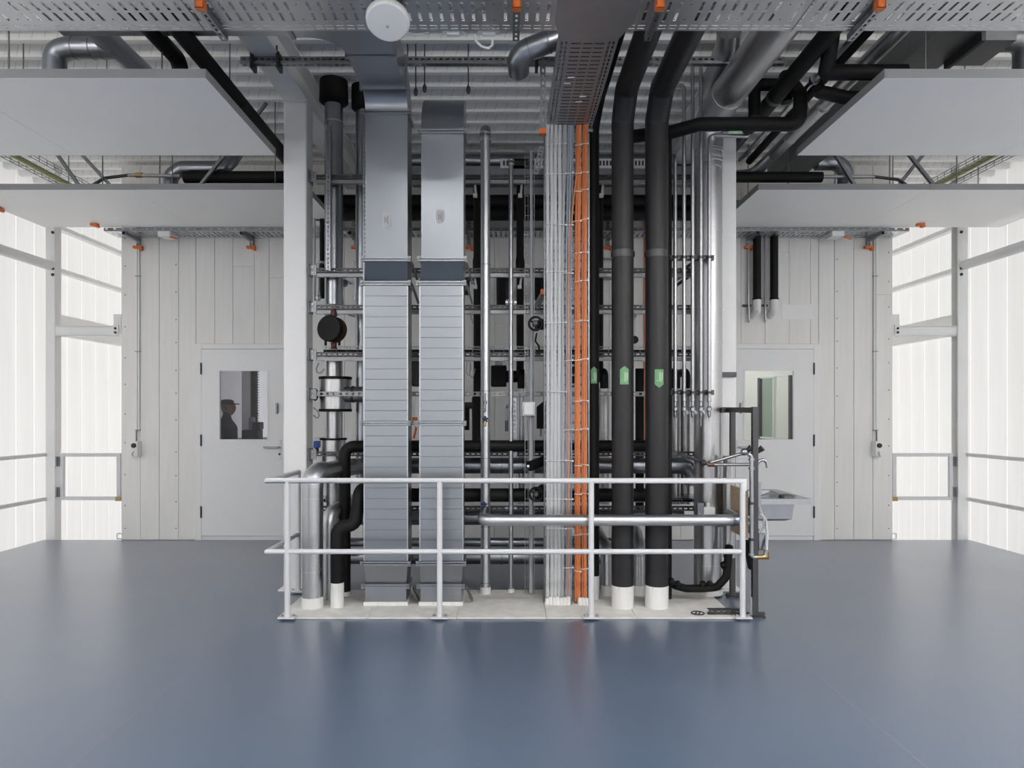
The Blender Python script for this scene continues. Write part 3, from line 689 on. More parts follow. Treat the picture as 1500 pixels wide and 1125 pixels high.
one('white_cable', 'short white lead beside the round ceiling disc', 'cable', MB().tube([at(598, 46, 4.43), at(607, 50, 4.43), at(618, 49, 4.43), at(629, 46, 4.43)], .006, 8, bend=.02), TIE)
for px in (664, 716): one('cable_clip', 'small %s white clip under the ceiling tray' % ('left' if px == 664 else 'right'), 'clip', MB().box(sx(px-9, 4.43), sx(px+9, 4.43), 4.41, 4.44, sz(53, 4.43), sz(49, 4.43)).box(sx(px-16, 4.43), sx(px+16, 4.43), 4.40, 4.45, sz(49, 4.43)+.001, sz(47, 4.43)), TIE)
# long double rail under the beams
rl = thing('ceiling_rail', 'long double slotted rail clamped under the roof beams', 'rail')
for dz, yy in ((0, 5.56), ):
    m = MB(); strut(m, (-2.16, 5.56, 4.515), (2.25, 5.56, 4.515), (0, -1, 0), w=.045); obj('channel', m, GALVD, rl, solid=.003)
    m = MB(); strut(m, (-2.16, 5.552, 4.484), (2.25, 5.552, 4.484), (0, 0, -1), w=.05, dep=.014); obj('channel', m, GALV, rl, solid=.003)
for px in (370, 408, 786, 1108): X = sx(px, 5.53); obj('clamp', MB().box(X-.012, X+.012, 5.50, 5.60, 4.43, 4.56).cyl((X, 5.49, 4.42), (X, 5.49, 4.60), .007, 6), DARKMET_SHADE, rl)
X = sx(795, 5.52); capped_strut('vertical slotted hanger with orange cap beside the cable riser top', (X, 5.50, 4.44), (X, 5.50, 3.90), (0, -1, 0), True)
# hanging rods behind the ducts
for k, (px, y0, y1) in enumerate(((597, 50, 95), (609, 98, 140), (622, 98, 135), (686, 98, 137))):
    d = 5.95; one('threaded_rod', 'thin threaded rod hanging behind the ducts, %s from the left' % ('first', 'second', 'third', 'fourth')[k], 'rod', MB().cyl((sx(px, d), d, sz(y1, d)), (sx(px, d), d, 4.86), .006, 6).lathe((sx(px, d), d, sz(y1, d)), [(.012, 0), (.018, .02), (.018, .05), (.008, .07)], (0, 0, 1), 10), DARKMET_SHADE)

# ================================================================ CABLE RISER
ld = thing('cable_ladder', 'vertical cable ladder behind the grey and orange cables', 'cable ladder')
lx0, lx1, ly = sx(797.5, 5.93), sx(862, 5.93), 5.93
for X in (lx0, lx1): obj('side_rail', MB().box(X-.006, X+.006, ly-.03, ly+.03, .0145, 4.06), GALVD, ld)
z = .15
while z < 4.0: obj('rung', MB().box(lx0+.006, lx1-.006, ly-.005, ly+.025, z-.009, z+.009), GALVD, ld); z += .083*1.0
ORD = ('first', 'second', 'third', 'fourth', 'fifth', 'sixth', 'seventh', 'eighth', 'ninth', 'tenth', 'eleventh', 'twelfth', 'thirteenth', 'fourteenth')
def cable(px0, px1, d, r, M, name, label, grp, wob=.004, top=None):
    zt = ZTR+.03+r
    zs = [.03, .35, .8, 1.25, 1.7, 2.15, 2.6, 3.05, 3.5, 3.85]
    pts = []
    for i, z in enumerate(zs):
        t = max(0, (z-3.0)/1.0); px = px0+(px1-px0)*min(1, t); pts.append(Vector((sx(px, d)+random.uniform(-wob, wob), d+random.uniform(-.002, .002), z)))
    Xt = sx(px1, d); pts += [Vector((Xt, d, 4.02)), Vector((Xt, d-.05, zt)), Vector((Xt, d-.14, zt+.01)), Vector((Xt+(.02 if px1 < 835 else .0), 4.75, zt)), Vector((Xt+.03, 4.42, zt))]
    return one(name, label, 'cable', MB().tube(pts, r, 8, bend=.05, bn=3), M, grp)
G1 = 'light grey power cables in the riser'
for k, px in enumerate((802.5, 808, 813.5, 819)): cable(px, px+(k-1)*.5, 5.85, .0165, CABW, 'power_cable', '%s thick light grey cable from the left in the cable riser' % ORD[k], G1)
for k, px in enumerate((822, 825.5, 824)): cable(px, px+3, 5.86-.012*(k == 2), .010, CABG, 'control_cable', 'medium grey cable in the middle of the cable riser', 'medium grey cables in the riser')
for k, px in enumerate((829, 831.5, 834, 836.5, 833, 830)): cable(px, px+3.0, 5.865-.014*(k > 3), .0075, CABB if k % 2 else CABG, 'control_cable', 'thin blue-grey cable between the light grey and orange cables', 'thin blue-grey cables in the riser')
cable(832.5, 849, 5.845, .006, CABO, 'data_cable', 'single thin orange cable drifting left of the orange bundles', None)
k = 0
for cx_, nm in ((845.9, 'left'), (855.6, 'right')):
    for i in range(3):
        for j in range(2):
            cable(cx_+(i-1.25)*2.5+(j*1.2), cx_+(i-1.25)*2.5+(j*1.2)+1.5, 5.862-.013*j, .0074, CABO2 if (i+j) % 3 == 1 else CABO, 'data_cable', 'thin orange cable in the %s orange bundle of the riser' % nm, '%s bundle of orange cables' % nm, wob=.0025)
def tie(px0, px1, py, d, lb, grp):
    a = at(px0, py, d); b = at(px1, py+random.uniform(-1.5, 1.5), d)
    m = MB().tube([a+Vector((0, .05, 0)), a, a.lerp(b, .33)+Vector((0, -.006, 0)), a.lerp(b, .66)+Vector((0, -.006, 0)), b, b+Vector((0, .05, 0))], .0028, 6)
    m.box(b.x-.006, b.x+.006, b.y-.012, b.y, b.z-.006, b.z+.006)
    one('cable_tie', lb, 'cable tie', m, TIE, grp)
for k, py in enumerate((212, 255, 328, 398, 473, 573, 675, 731, 774)): tie(799.5, 829, py, 5.828, '%s white tie from the top across the light grey cables' % ORD[k], 'ties on the grey cables')
for k, py in enumerate((255, 330, 400, 529, 630, 674, 731, 775, 832)): tie(826, 839, py, 5.836, '%s white tie from the top across the thin blue-grey cables' % ORD[k], 'ties on the blue-grey cables')
for k, py in enumerate((213, 254, 280, 324, 371, 413, 471, 528, 588, 630, 682, 724, 784, 836)):
    tie(842, 851, py, 5.84, '%s white tie from the top round the left orange bundle' % ORD[k], 'ties on the left orange bundle'); tie(851.5, 861, py-2, 5.84, '%s white tie from the top round the right orange bundle' % ORD[k], 'ties on the right orange bundle')
for (a, b), lb in (((799, 832), 'grey'), ((847, 861), 'orange')):
    r = thing('cable_seal', 'white fire seal sleeves where the %s cables enter the slab' % lb, 'seal')
    px = a
    while px < b: obj('sleeve', MB().lathe((sx(px+2.5, 5.81), 5.81, .0145), [(.019, 0), (.017, .05), (.014, .055+random.uniform(0, .02))], (0, 0, 1), 10), SLEEVE, r); px += 5.2

# ================================================================ ROUND RISERS IN THE FRONT ROW
def pipe_label(parent, X, Y, r, zc, w, h, up, M=GREEN):
    m = MB(); n = 10; R = r+.0015
    def P(u, z): th = u/R; return (X+R*math.sin(th), Y-R*math.cos(th), z)
    vs = []; fs = []
    for i in range(n+1):
        u = -w/2+w*i/n; tip = (1-abs(u)/(w/2))*.028
        vs += [P(u, zc-h/2-(0 if up else tip)), P(u, zc+h/2+(tip if up else 0))]
    for i in range(n): fs.append((2*i, 2*i+2, 2*i+3, 2*i+1))
    o = obj('arrow_label', m.add(vs, fs), M, parent)
    R = r+.0025
    for dx, z0, z1 in ((-.018, -.3, -.2), (0, -.33, .3), (.009, -.3, .36), (.018, -.35, .25), (.026, -.2, .3)):
        u = w/.075*dx; m = MB(); m.add([P(u-.0016, zc+z0*h), P(u+.0016, zc+z0*h), P(u+.0016, zc+z1*h), P(u-.0016, zc+z1*h)], [(0, 1, 2, 3)]); obj('print_line', m, GREENP, o)
def riser_black(px, w, lb, up):
    Y = 5.75; X = sx(px, Y); r = w*Y/F/2; R = thing('insulated_pipe', lb, 'pipe', 'thick charcoal risers'); zc = sz(369, Y-r)
    pts = [(X, Y, .19), (X, Y, zc-.03)]
    obj('lower_length', MB().tube(pts, r, 28), CHARC, R)
    obj('joint_band', MB().cyl((X, Y, zc-.03), (X, Y, zc+.03), r*.97, 28), CHARC2, R)
    for s_ in (-1, 1): obj('band_lug', MB().box(X+s_*(r*.93)-.012, X+s_*(r*.93)+.012, Y-.03, Y+.01, zc-.022, zc+.022), BLACK, R)
    obj('upper_length', MB().tube([(X, Y, zc+.03), (X, Y, 4.02)], r*1.0, 28), CHARC, R)
    obj('bend', MB().tube([(X, Y, 4.02), (X, Y, 4.10), (X, Y-.20, 4.285), (X, Y-.26, 4.285)], r*1.02, 28, bend=.10, bn=4), CHARC, R)
    obj('ceiling_length', MB().tube([(X, Y-.26, 4.285), (X, 4.40, 4.285)], r, 28), CHARC, R)
    obj('floor_sleeve', MB().lathe((X, Y, .0145), [(r*1.0, 0), (r*1.02, .18), (r*.98, .19)], (0, 0, 1), 28), SLEEVE, R)
    pipe_label(R, X, Y, r, sz(552, Y-r), .075, .125, up)
riser_black(912, 32, 'left one of two thick charcoal risers with up-pointing green arrow', True)
riser_black(962, 33.5, 'right one of two thick charcoal risers with down-pointing green arrow', False)
def pipe(name, label, pts, r, M, bend=0, group=None, cat='pipe', n=20, bands=(), bn=6): 
    R = thing(name, label, cat, group)
    obj('run', MB().tube(pts, r, n, bend=bend, bn=bn), M, R)
    for c, ax in bands: obj('seam_band', MB().band(c, ax, r, .014, .003, n), M, R)
    return R
Z3 = Vector((0, 0, 1)); X3 = Vector((1, 0, 0)); Y3 = Vector((0, 1, 0))
Y = 6.0; X = sx(869, Y)
R = thing('insulated_pipe', 'slimmer black riser right behind the orange cables with dark green label', 'pipe')
obj('run', MB().tube([(X, Y, .22), (X, Y, 4.15), (X+.03, Y-.15, 4.35), (X+.03, 4.6, 4.35)], .052, 20, bend=.12), BLACK, R)
obj('floor_sleeve', MB().cyl((X, Y, .0145), (X, Y, .22), .054, 20), SLEEVE, R); pipe_label(R, X, Y, .052, sz(552, Y), .06, .12, True)
# bright foil riser at the left end, bending back into the long low run
Y = 5.75; X = sx(458, Y); R = thing('foil_pipe', 'silver foil riser at the left end turning into a long level run', 'pipe')
obj('riser', MB().tube([(X, Y, .10), (X, Y, 1.02)], .087, 26), FOIL, R)
obj('elbow', MB().tube([(X, Y, 1.02), (X, Y, 1.13), (X+.05, Y+.16, 1.14)], .088, 26, bend=.10, bn=7), SMOOTHAL, R)
obj('link', MB().tube([(X+.05, Y+.16, 1.14), (-1.42, 6.50, 1.14), (-1.2, 6.56, 1.14)], .080, 24, bend=.1), FOIL, R)
obj('level_run', MB().tube([(-1.2, 6.56, 1.14), (1.62, 6.56, 1.14)], .077, 24), GALV, R)
obj('end_elbow', MB().tube([(1.62, 6.56, 1.14), (1.79, 6.56, 1.14), (1.79, 6.56, .95)], .080, 24, bend=.11), GALV, R)
obj('floor_collar', MB().lathe((X, Y, .0145), [(.092, 0), (.090, .075), (.086, .09)], (0, 0, 1), 26), SLEEVE, R)
for z in (.32, .93, 1.04): obj('seam_band', MB().band((X, Y, z), Z3, .087, .010, .003, 26), SMOOTHAL, R)
for px in (735, 765, 868, 1000): obj('seam_band', MB().band((sx(px, 6.56), 6.56, 1.14), X3, .077, .010, .003, 24), GALVD, R)
# small black riser with white foot, stepping over
Y = 5.75; X = sx(494, Y); R = thing('insulated_pipe', 'short black pipe with white foot stepping sideways beside the left duct', 'pipe')
obj('run', MB().tube([(X, Y, .22), (X, Y, .68), (sx(519, Y), Y+.03, .70), (sx(524, Y), Y+.08, .98), (-1.15, 6.3, 1.02)], .055, 18, bend=.07, bn=4), BLACK, R)
obj('floor_sleeve', MB().cyl((X, Y, .0145), (X, Y, .22), .056, 18), SLEEVE, R)
Y = 6.12; X = sx(505, Y); R = thing('insulated_pipe', 'black pipe rising behind and turning level above the railing', 'pipe')
obj('run', MB().tube([(X, Y, .05), (X, Y, 1.345), (-.9, Y+.08, 1.345), (1.27, Y+.14, 1.345)], .052, 18, bend=.085), BLACK, R)
obj('floor_sleeve', MB().cyl((X, Y, .0145), (X, Y, .05), .056, 18), SLEEVE, R)
# slim bright riser in the middle with valve, and the front level pipe
Y = 6.17; X = sx(711, Y); R = thing('slim_riser', 'slim aluminium clad riser right of the two ducts', 'pipe')
obj('run', MB().tube([(X, Y, .075), (X, Y, 4.14)], .044, 20), SMOOTHAL, R)
obj('elbow', MB().tube([(X, Y, 4.14), (X, Y, 4.22), (X, Y+.35, 4.23)], .045, 20, bend=.06), GALV, R)
for z in (4.10, 4.17): obj('clamp_ring', MB().band((X, Y, z), Z3, .046, .012, .008, 20), SMOOTHAL, R)
for py in (388, 573, 671, 771, 853): obj('seam_band', MB().band((X, Y, sz(py, Y)), Z3, .044, .006, .002, 20), GALVD, R)
obj('floor_collar', MB().cyl((X, Y, .0145), (X, Y, .075), .049, 20), SLEEVE, R)
v = obj('drain_valve', MB().cyl((X, Y-.05, sz(576, Y)), (X, Y-.05, sz(604, Y)), .009, 8).cyl((X-.03, Y-.06, sz(600, Y)), (X+.01, Y-.06, sz(600, Y)), .008, 8).lathe((X, Y-.05, sz(592, Y)), [(.015, 0), (.015, .03)], (0, 0, 1), 10), GALV, R)
def knob(parent, p, r=.03, M=NAVY):
    m = MB().lathe(p, [(r*.45, 0), (r*.55, .012), (r*.4, .02)], (0, -1, 0), 10)
    for k in range(5):
        th = k*math.tau/5+.3; m.lathe(Vector(p)+Vector((math.cos(th)*r*.7, 0, math.sin(th)*r*.7)), [(r*.32, 0), (r*.36, .01), (r*.25, .018)], (0, -1, 0), 8)
    return obj('star_knob', m, M, parent)
knob(R, (X, Y-.06, sz(614, Y))); obj('spout', MB().tube([(X, Y-.04, sz(616, Y)), (X, Y-.08, sz(618, Y)), (X, Y-.085, sz(624, Y))], .012, 8), BRASS, R)
knob(R, (X-.01, Y-.06, sz(738, Y)))
yf = 5.575; zf = sz(762, yf)
R = thing('level_pipe', 'galvanised level pipe crossing in front of the cables behind the railing', 'pipe')
obj('branch', MB().tube([(X, Y-.046, zf), (X, yf+.14, zf)], .045, 20), GALV, R)
obj('elbow', MB().tube([(X, yf+.14, zf), (X, yf, zf), (X+.14, yf, zf)], .0475, 20, bend=.07), SMOOTHAL, R)
obj('run', MB().tube([(X+.14, yf, zf), (1.84, yf, zf)], .046, 20), SMOOTHAL, R)
obj('end_elbow', MB().tube([(1.84, yf, zf), (1.93, yf, zf), (1.96, yf+.5, zf-.0)], .0465, 20, bend=.06), GALV, R)
for px in (725, 872): obj('seam_band', MB().band((sx(px, yf), yf, zf), X3, .046, .012, .003, 20), SMOOTHAL, R)
R = thing('thin_riser', 'thin grey steel riser between slim riser and wire basket', 'pipe'); Y = 6.22; X = sx(748.5, Y)
obj('run', MB().tube([(X, Y, .0145), (X, Y, 3.93), (X, Y+.3, 3.96)], .021, 14, bend=.05), STAIN, R)
for py in (235, 241): obj('collar', MB().band((X, Y, sz(py, Y)), Z3, .021, .014, .008, 14), SMOOTHAL, R)
for py in (443, 744): obj('pipe_clamp', MB().band((X, Y, sz(py, Y)), Z3, .021, .022, .010, 14).box(X-.05, X-.02, Y-.01, Y+.01, sz(py, Y)-.01, sz(py, Y)+.01).box(X+.02, X+.05, Y-.01, Y+.01, sz(py, Y)-.01, sz(py, Y)+.01), STAIN, R)
obj('floor_collar', MB().lathe((X, Y, .0145), [(.035, 0), (.028, .03)], (0, 0, 1), 10), SLEEVE, R)
# vertical wire basket with a dark cable in it
R = thing('wire_basket', 'vertical wire mesh cable basket left of the grey cables', 'cable basket'); d = 6.15; xa, xb = sx(769, d), sx(782.5, d)
for X in (xa, (xa*2+xb)/3, xb): obj('long_wire', MB().cyl((X, d, .03), (X, d, sz(212, d)), .0028, 6), SMOOTHAL, R)
for X in (xa, xb): obj('long_wire', MB().cyl((X, d-.045, .03), (X, d-.045, sz(212, d)), .0028, 6), SMOOTHAL, R)
z = .08
while z < sz(212, d):
    obj('cross_wire', MB().tube([(xa, d-.045, z), (xa, d, z), (xb, d, z), (xb, d-.045, z)], .0028, 6), SMOOTHAL, R); z += .088
one('data_cable', 'dark grey cable bundle inside the wire basket', 'cable', MB().tube([(sx(778, d), d-.012, .03), (sx(778, d), d-.012, 1.5), (sx(779, d), d-.012, 2.5), (sx(778, d), d-.012, 4.0)], [.018, .022, .016, .014], 10), CABG)
jb = one('junction_box', 'grey junction box with pale lid on the wire basket', 'box', MB().box(sx(764.5, 6.08), sx(784.5, 6.08), 6.07, 6.11, sz(609.5, 6.08), sz(588, 6.08)), GALV, bevel=.004)
obj('lid', MB().box(sx(767.5, 6.06), sx(782, 6.06), 6.055, 6.069, sz(607.5, 6.06), sz(590, 6.06)), TIE, jb, bevel=.003)
# ================================================================ RAILS BETWEEN THE COLUMNS
YB = 6.44
NM = ('lowest', 'second lowest', 'third lowest', 'fourth lowest', 'fifth lowest', 'sixth lowest', 'topmost')
for k, (py, gap) in enumerate(((745, 0), (665, 0), (577, 0), (519, 0), (450, 0), (396, 0), (259, 0))):
    z = sz(py, YB-.02); r = thing('cross_rail', '%s slotted steel rail spanning between the two columns' % NM[k], 'rail', 'slotted rails between the columns')
    m = MB(); strut(m, (CLX1+.06, YB, z), (CRX0-.0, YB, z), (0, -1, 0), pitch=.06 if py == 577 else .05, hl=.026 if py == 577 else .03, hw=.02 if py == 577 else .013); obj('channel', m, GALVD if py == 577 else DARKMET_SHADE, r, solid=.003)  # dark colour puts the shadow on the galvanised webs into the material
    if py in (259, 396, 450, 519):
        m = MB(); strut(m, (CLX1+.06, YB+.0, z-.045), (CRX0, YB+.0, z-.045), (0, 0, -1), dep=.03); obj('channel', m, GALVD, r, solid=.003)
    b = obj('end_bracket', MB().box(CLX1, CLX1+.012, YB-.07, YB+.07, z-.055, z+.055).box(CLX1+.012, CLX1+.07, YB-.035, YB-.028, z-.05, z+.045), GALVD, r)
    for s_ in (-1, 1): obj('bolt', MB().lathe((CLX1+.035, YB-.035, z+s_*.025), [(.01, 0), (.01, .008)], (0, -1, 0), 6), GALV, r)
# wire baskets lying on rails
for py, lb in ((519, 'middle'), (741, 'bottom')):
    r = thing('wire_basket', '%s level wire basket resting on a cross rail' % lb, 'cable basket'); d = 6.52; z0 = sz(py, YB)+.022
    xa, xb = CLX1+.1, CRX0-.05
    for z in (z0+.005, z0+.03, z0+.06): obj('long_wire', MB().cyl((xa, d, z), (xb, d, z), .0028, 6), GALV, r)
    for z, y in ((z0+.06, d+.14), (z0+.03, d+.14)): obj('long_wire', MB().cyl((xa, y, z), (xb, y, z), .0028, 6), GALV, r)
    x = xa+.03
    while x < xb: obj('cross_wire', MB().tube([(x, d, z0+.06), (x, d, z0+.002), (x, d+.14, z0+.002), (x, d+.14, z0+.06)], .0028, 6), GALV, r); x += .10
    one('cable_bundle', 'black cables lying in the %s level wire basket' % lb, 'cable', MB().tube([(xa, d+.04, z0+.018), (xa+1, d+.05, z0+.018), (0, d+.04, z0+.018), (xb-.5, d+.05, z0+.018), (xb, d+.04, z0+.018)], .016, 8), BLACK)
# upright slotted posts
for px, y0, y1, lb in ((481.5, 185, 396, 'tall upright slotted post left of the ducts'), (535.5, 180, 664, 'upright slotted post half hidden behind the left duct'), (753.5, 583, 668, 'short upright slotted post behind the thin riser')):
    d = 6.385; m = MB(); strut(m, (sx(px, d), d, sz(y1, d)), (sx(px, d), d, sz(y0, d)), (0, -1, 0), pitch=.042, hl=.018, hw=.013); one('slotted_post', lb, 'post', m, GALV, solid=.003)
# ================================================================ LEFT BAY: pipe with valve, tee body
d = 6.60; X = sx(489, d); r = .088
R = thing('steel_pipe', 'grey steel pipe dropping from a black ceiling collar in the left bay', 'pipe')
obj('run', MB().tube([(X, d, sz(447, d)), (X, d, 4.72)], r, 24), GALV, R); obj('ceiling_collar', MB().lathe((X, d, 4.62), [(r+.01, 0), (r+.05, .03), (r+.045, .23)], (0, 0, 1), 24), BLACK, R)
obj('seam_band', MB().band((X, d, sz(180, d)), Z3, r, .014, .005, 24), SMOOTHAL, R); obj('seam_band', MB().band((X, d, sz(366, d)), Z3, r, .006, .002, 24), GALVD, R)
obj('lower_cap', MB().lathe((X-.03, d+.02, sz(462, d)), [(.06, 0), (.085, .03), (.085, .10)], (0, 0, 1), 20), TIE, R)
d2 = 6.70; X2 = sx(530, d2); R = thing('steel_pipe', 'second grey pipe with black ceiling collar half behind the left duct', 'pipe')
obj('run', MB().tube([(X2, d2, 1.0), (X2, d2, 4.72)], .06, 20), GALV, R); obj('ceiling_collar', MB().lathe((X2, d2, 4.6), [(.07, 0), (.10, .03), (.10, .25)], (0, 0, 1), 20), BLACK, R)
R = thing('control_valve', 'dark valve with black oval cover and red neck in the left bay', 'valve'); yv = 6.42; c = at(486, 482, yv)
obj('cover', MB().lathe(c+Vector((0, .0, 0)), [(.10, 0), (.122, .012), (.124, .05), (.115, .06)], (-.25, -1, .05), 32), BLACK, R)
obj('back_ring', MB().lathe(c, [(.122, 0), (.122, .07), (.10, .09)], (.25, 1, -.05), 28), RED, R)
obj('neck', MB().lathe(at(489, 462, yv), [(.018, -.03), (.03, 0), (.03, .03), (.018, .06)], Z3, 14), RED, R)
obj('foot', MB().lathe(at(489, 508, yv), [(.035, -.02), (.025, 0), (.03, .03), (.018, .05)], Z3, 14), RED, R)
for px in (477, 497): obj('lug', MB().cyl(at(px, 496, yv), at(px, 506, yv), .012, 8), BLACK, R)
R = thing('pipe_tee', 'fat spangled tee body with black rims on the left bay riser', 'pipe fitting'); yb_ = 6.58; X = sx(489, yb_)
obj('riser', MB().tube([(X, yb_, .30), (X, yb_, sz(526, yb_))], .083, 24), FOIL, R)
obj('drum', MB().tube([(X, yb_, sz(602, yb_)), (X, yb_, sz(553, yb_))], .135, 28).tube([(X+.03, yb_, sz(602, yb_)+.002), (X+.03, yb_, sz(553, yb_)-.002)], .135, 28), FOIL, R)
for py in (554, 601): obj('rim', MB().band((X+.015, yb_, sz(py, yb_)), Z3, .148, .026, .008, 28), BLACK, R)
obj('side_stub', MB().tube([(X+.12, yb_-.06, sz(578, yb_)), (X+.36, yb_-.06, sz(578, yb_))], .075, 20), GALVD, R); obj('stub_ring', MB().band((X+.2, yb_-.06, sz(578, yb_)), X3, .075, .02, .006, 20), DARKMET_SHADE, R)
obj('lower_drum', MB().tube([(X-.005, yb_, sz(690, yb_)), (X-.005, yb_, sz(643, yb_))], .118, 28), FOIL, R); obj('rim', MB().band((X-.005, yb_, sz(643, yb_)), Z3, .118, .018, .010, 28), BLACK, R)
obj('hand_lever', MB().lathe(at(464.5, 578, 6.5), [(.05, 0), (.06, .01), (.06, .03), (.03, .05)], (-1, 0, 0), 8), DARKMET_SHADE, R)
R = thing('blue_actuator', 'small blue valve actuator beside the left column', 'actuator'); obj('body', MB().box(sx(460, 6.75), sx(468, 6.75), 6.72, 6.8, sz(656, 6.75), sz(646, 6.75)), BLUE, R, bevel=.006); obj('stem', MB().cyl(at(464, 665, 6.76), at(464, 656, 6.76), .02, 10), RED, R); obj('flange', MB().box(sx(459, 6.75), sx(472, 6.75), 6.70, 6.82, sz(645, 6.75), sz(641, 6.75)), STEELW, R)
one('foil_elbow', 'ribbed foil elbow low in the left bay behind the black pipe', 'pipe', MB().tube([(sx(483, 6.0), 6.0, .0145), (sx(483, 6.0), 6.0, sz(752, 6.0)), (sx(500, 6.0), 6.45, sz(744, 6.0)), (-1.2, 6.55, sz(744, 6.0))], .065, 20, bend=.10), SMOOTHAL)
for k, (pts, lb) in enumerate((([(467, 532), (463, 540), (465, 547), (471, 546), (475, 540)], 'upper'), ([(459, 597), (465, 602), (468, 609), (464, 613), (459, 608)], 'lower'))):
    one('loose_cable', '%s dark cable loop hanging beside the left column' % lb, 'cable', MB().tube([at(a, b, 6.5) for a, b in pts], .007, 8, bend=.03), CABG)
one('loose_cable', 'grey cable sagging behind the left column bay', 'cable', MB().tube([at(503, 410, 6.9), at(501, 430, 6.9), at(503, 452, 6.9), at(512, 462, 6.9), at(527, 465, 6.9)], .010, 8, bend=.05), CABG)
one('probe', 'small round sensor on a stem behind the left duct', 'sensor', MB().lathe(at(505, 416, 6.9), [(.02, -.03), (.035, 0), (.03, .03)], (.3, -1, .4), 14).cyl(at(502, 409, 6.9), at(504, 416, 6.9), .01, 8), STAIN)
for px, y0, lb in ((466, 384, 'left'), (521, 382, 'right')):
    d = 7.6; R = thing('bent_tube', '%s steel tube bending down to a valve behind the left bay' % lb, 'pipe'); obj('tube', MB().tube([(sx(px+9, d), DW-.01, sz(y0, d)), at(px+9, y0, d), at(px, y0, d), at(px, 427, d)], .016, 12, bend=.06), STAIN, R)
    obj('valve', MB().cyl(at(px, 427, d), at(px, 441, d), .022, 10).lathe(at(px, 436, d), [(.03, -.02), (.035, 0), (.03, .02)], Z3, 10), STAIN, R)
one('thin_tube', 'thin dark tube beside the left column', 'pipe', MB().cyl(at(461, 440, 7.6), at(461, 320, 7.6), .012, 10), CABG)
one('insulated_pipe', 'narrow black pipe dropping behind the left column', 'pipe', MB().cyl(at(472, 437, 8.12), at(472, 318, 8.12), .03, 14), BLACK)
# ================================================================ LONG LEVEL PIPES AT THE BACK
def hrun(name, label, px0, px1, py, d, r, M, bands=(), bm=GALVD):
    R = thing(name, label, 'pipe'); z = sz(py, d); obj('run', MB().cyl((sx(px0, d), d, z), (sx(px1, d), d, z), r, 22), M, R)
    for b in bands: obj('seam_band', MB().band((sx(b, d), d, z), X3, r, .012, .004, 22), bm, R)
    return R
hrun('insulated_pipe', 'thick black level pipe just below the top rail of the railing', 590, 946, 725, 6.34, .062, BLACK)
hrun('steel_pipe', 'grey level pipe half hidden by the front level pipe', 512, 1000, 757, 6.72, .080, GALV, (560, 820))
hrun('steel_pipe', 'upper one of two low grey pipes near the floor', 500, 905, 794, 6.95, .045, GALV)
hrun('steel_pipe', 'lowest thick grey pipe just above the blue floor', 440, 910, 816, 6.90, .070, GALV, (735, 850))
hrun('insulated_pipe', 'upper thick black pipe high along the back wall', 462, 1018, 296, 8.2, .085, BLACK)
hrun('insulated_pipe', 'lower thick black pipe high along the back wall', 462, 1018, 314, 8.15, .075, BLACK)
hrun('steel_pipe', 'silver ventilation pipe high at the back under the deck', 600, 1020, 236, 8.0, .075, GALV, (722, 950))
vb = thing('vent_duct', 'flat grey duct with slotted grilles high at the back', 'duct'); d = 7.9
obj('body', MB().box(sx(600, d), sx(1040, d), d, d+.3, sz(262, d), sz(243, d)), GALV, vb)
for px in (757, 775, 893, 940):
    g = obj('grille_frame', MB().box(sx(px-24, d), sx(px+24, d), d-.012, d, sz(247, d), sz(233, d)), TIE, vb)
    for k in range(9): x = px-20+k*5; obj('grille_slot', MB().box(sx(x, d), sx(x+2.5, d), d-.014, d-.012, sz(243, d), sz(236, d)), INK, g)
# tray along the back wall
bt = thing('cable_tray', 'slotted cable tray fixed along the top of the board wall', 'cable tray'); y0, y1, zt = 8.475, 8.80, 3.905; L = 10.0; hs = []; x = .02; k = 0
while x < L-.07: hs += [(x, x+.024, .04, .14), (x, x+.024, .17, .27)]; x += .062
m = MB().plate((-5.0, y0, zt), (1, 0, 0), (0, 1, 0), L, y1-y0, hs); obj('tray_bottom', m, SMOOTHAL, bt, solid=.002)
for y in (y0, y1): 
    hs = []; x = .02
    while x < L-.07: hs.append((x, x+.03, .02, .032)); x += .1
    obj('side_wall', MB().plate((-5.0, y, zt), (1, 0, 0), (0, 0, 1), L, .04, hs), GALV, bt, solid=.002)
for k, px in enumerate((205, 370, 522, 687, 890, 1095, 1270)):
    X = sx(px, DW); r = thing('wall_bracket', 'slotted wall bracket with orange cap under the back tray, number %s from the left' % ('one', 'two', 'three', 'four', 'five', 'six', 'seven')[k], 'bracket', 'orange capped brackets under the back tray')
    m = MB(); strut(m, (X, 8.47, zt-.025), (X, DW-.05, zt-.025), (0, 0, -1)); obj('arm', m, GALV, r, solid=.003)
    m = MB(); strut(m, (X, DW-.03, sz(363, DW)), (X, DW-.03, 4.30), (0, -1, 0)); obj('upright', m, GALV, r, solid=.003)
    z = sz(363, DW); obj('end_cap', MB().box(X-.055, X+.055, DW-.075, DW-.02, z-.02, z+.012).box(X+.025, X+.055, DW-.075, DW-.02, z-.045, z-.02), ORANGE, r)
for px, s_ in ((240, 'left'), (1228, 'right')):
    r = thing('sensor_box', 'white sensor box under the %s end of the back tray' % s_, 'sensor'); d = 8.45
    obj('body', MB().box(sx(px-9, d), sx(px+9, d), d, d+.2, sz(346, d), sz(338, d)), TIE, r, bevel=.008); obj('clip', MB().bar(at(px+9, 347, d+.02), at(px+19, 350, d+.1), .03, .012), ORANGE, r)
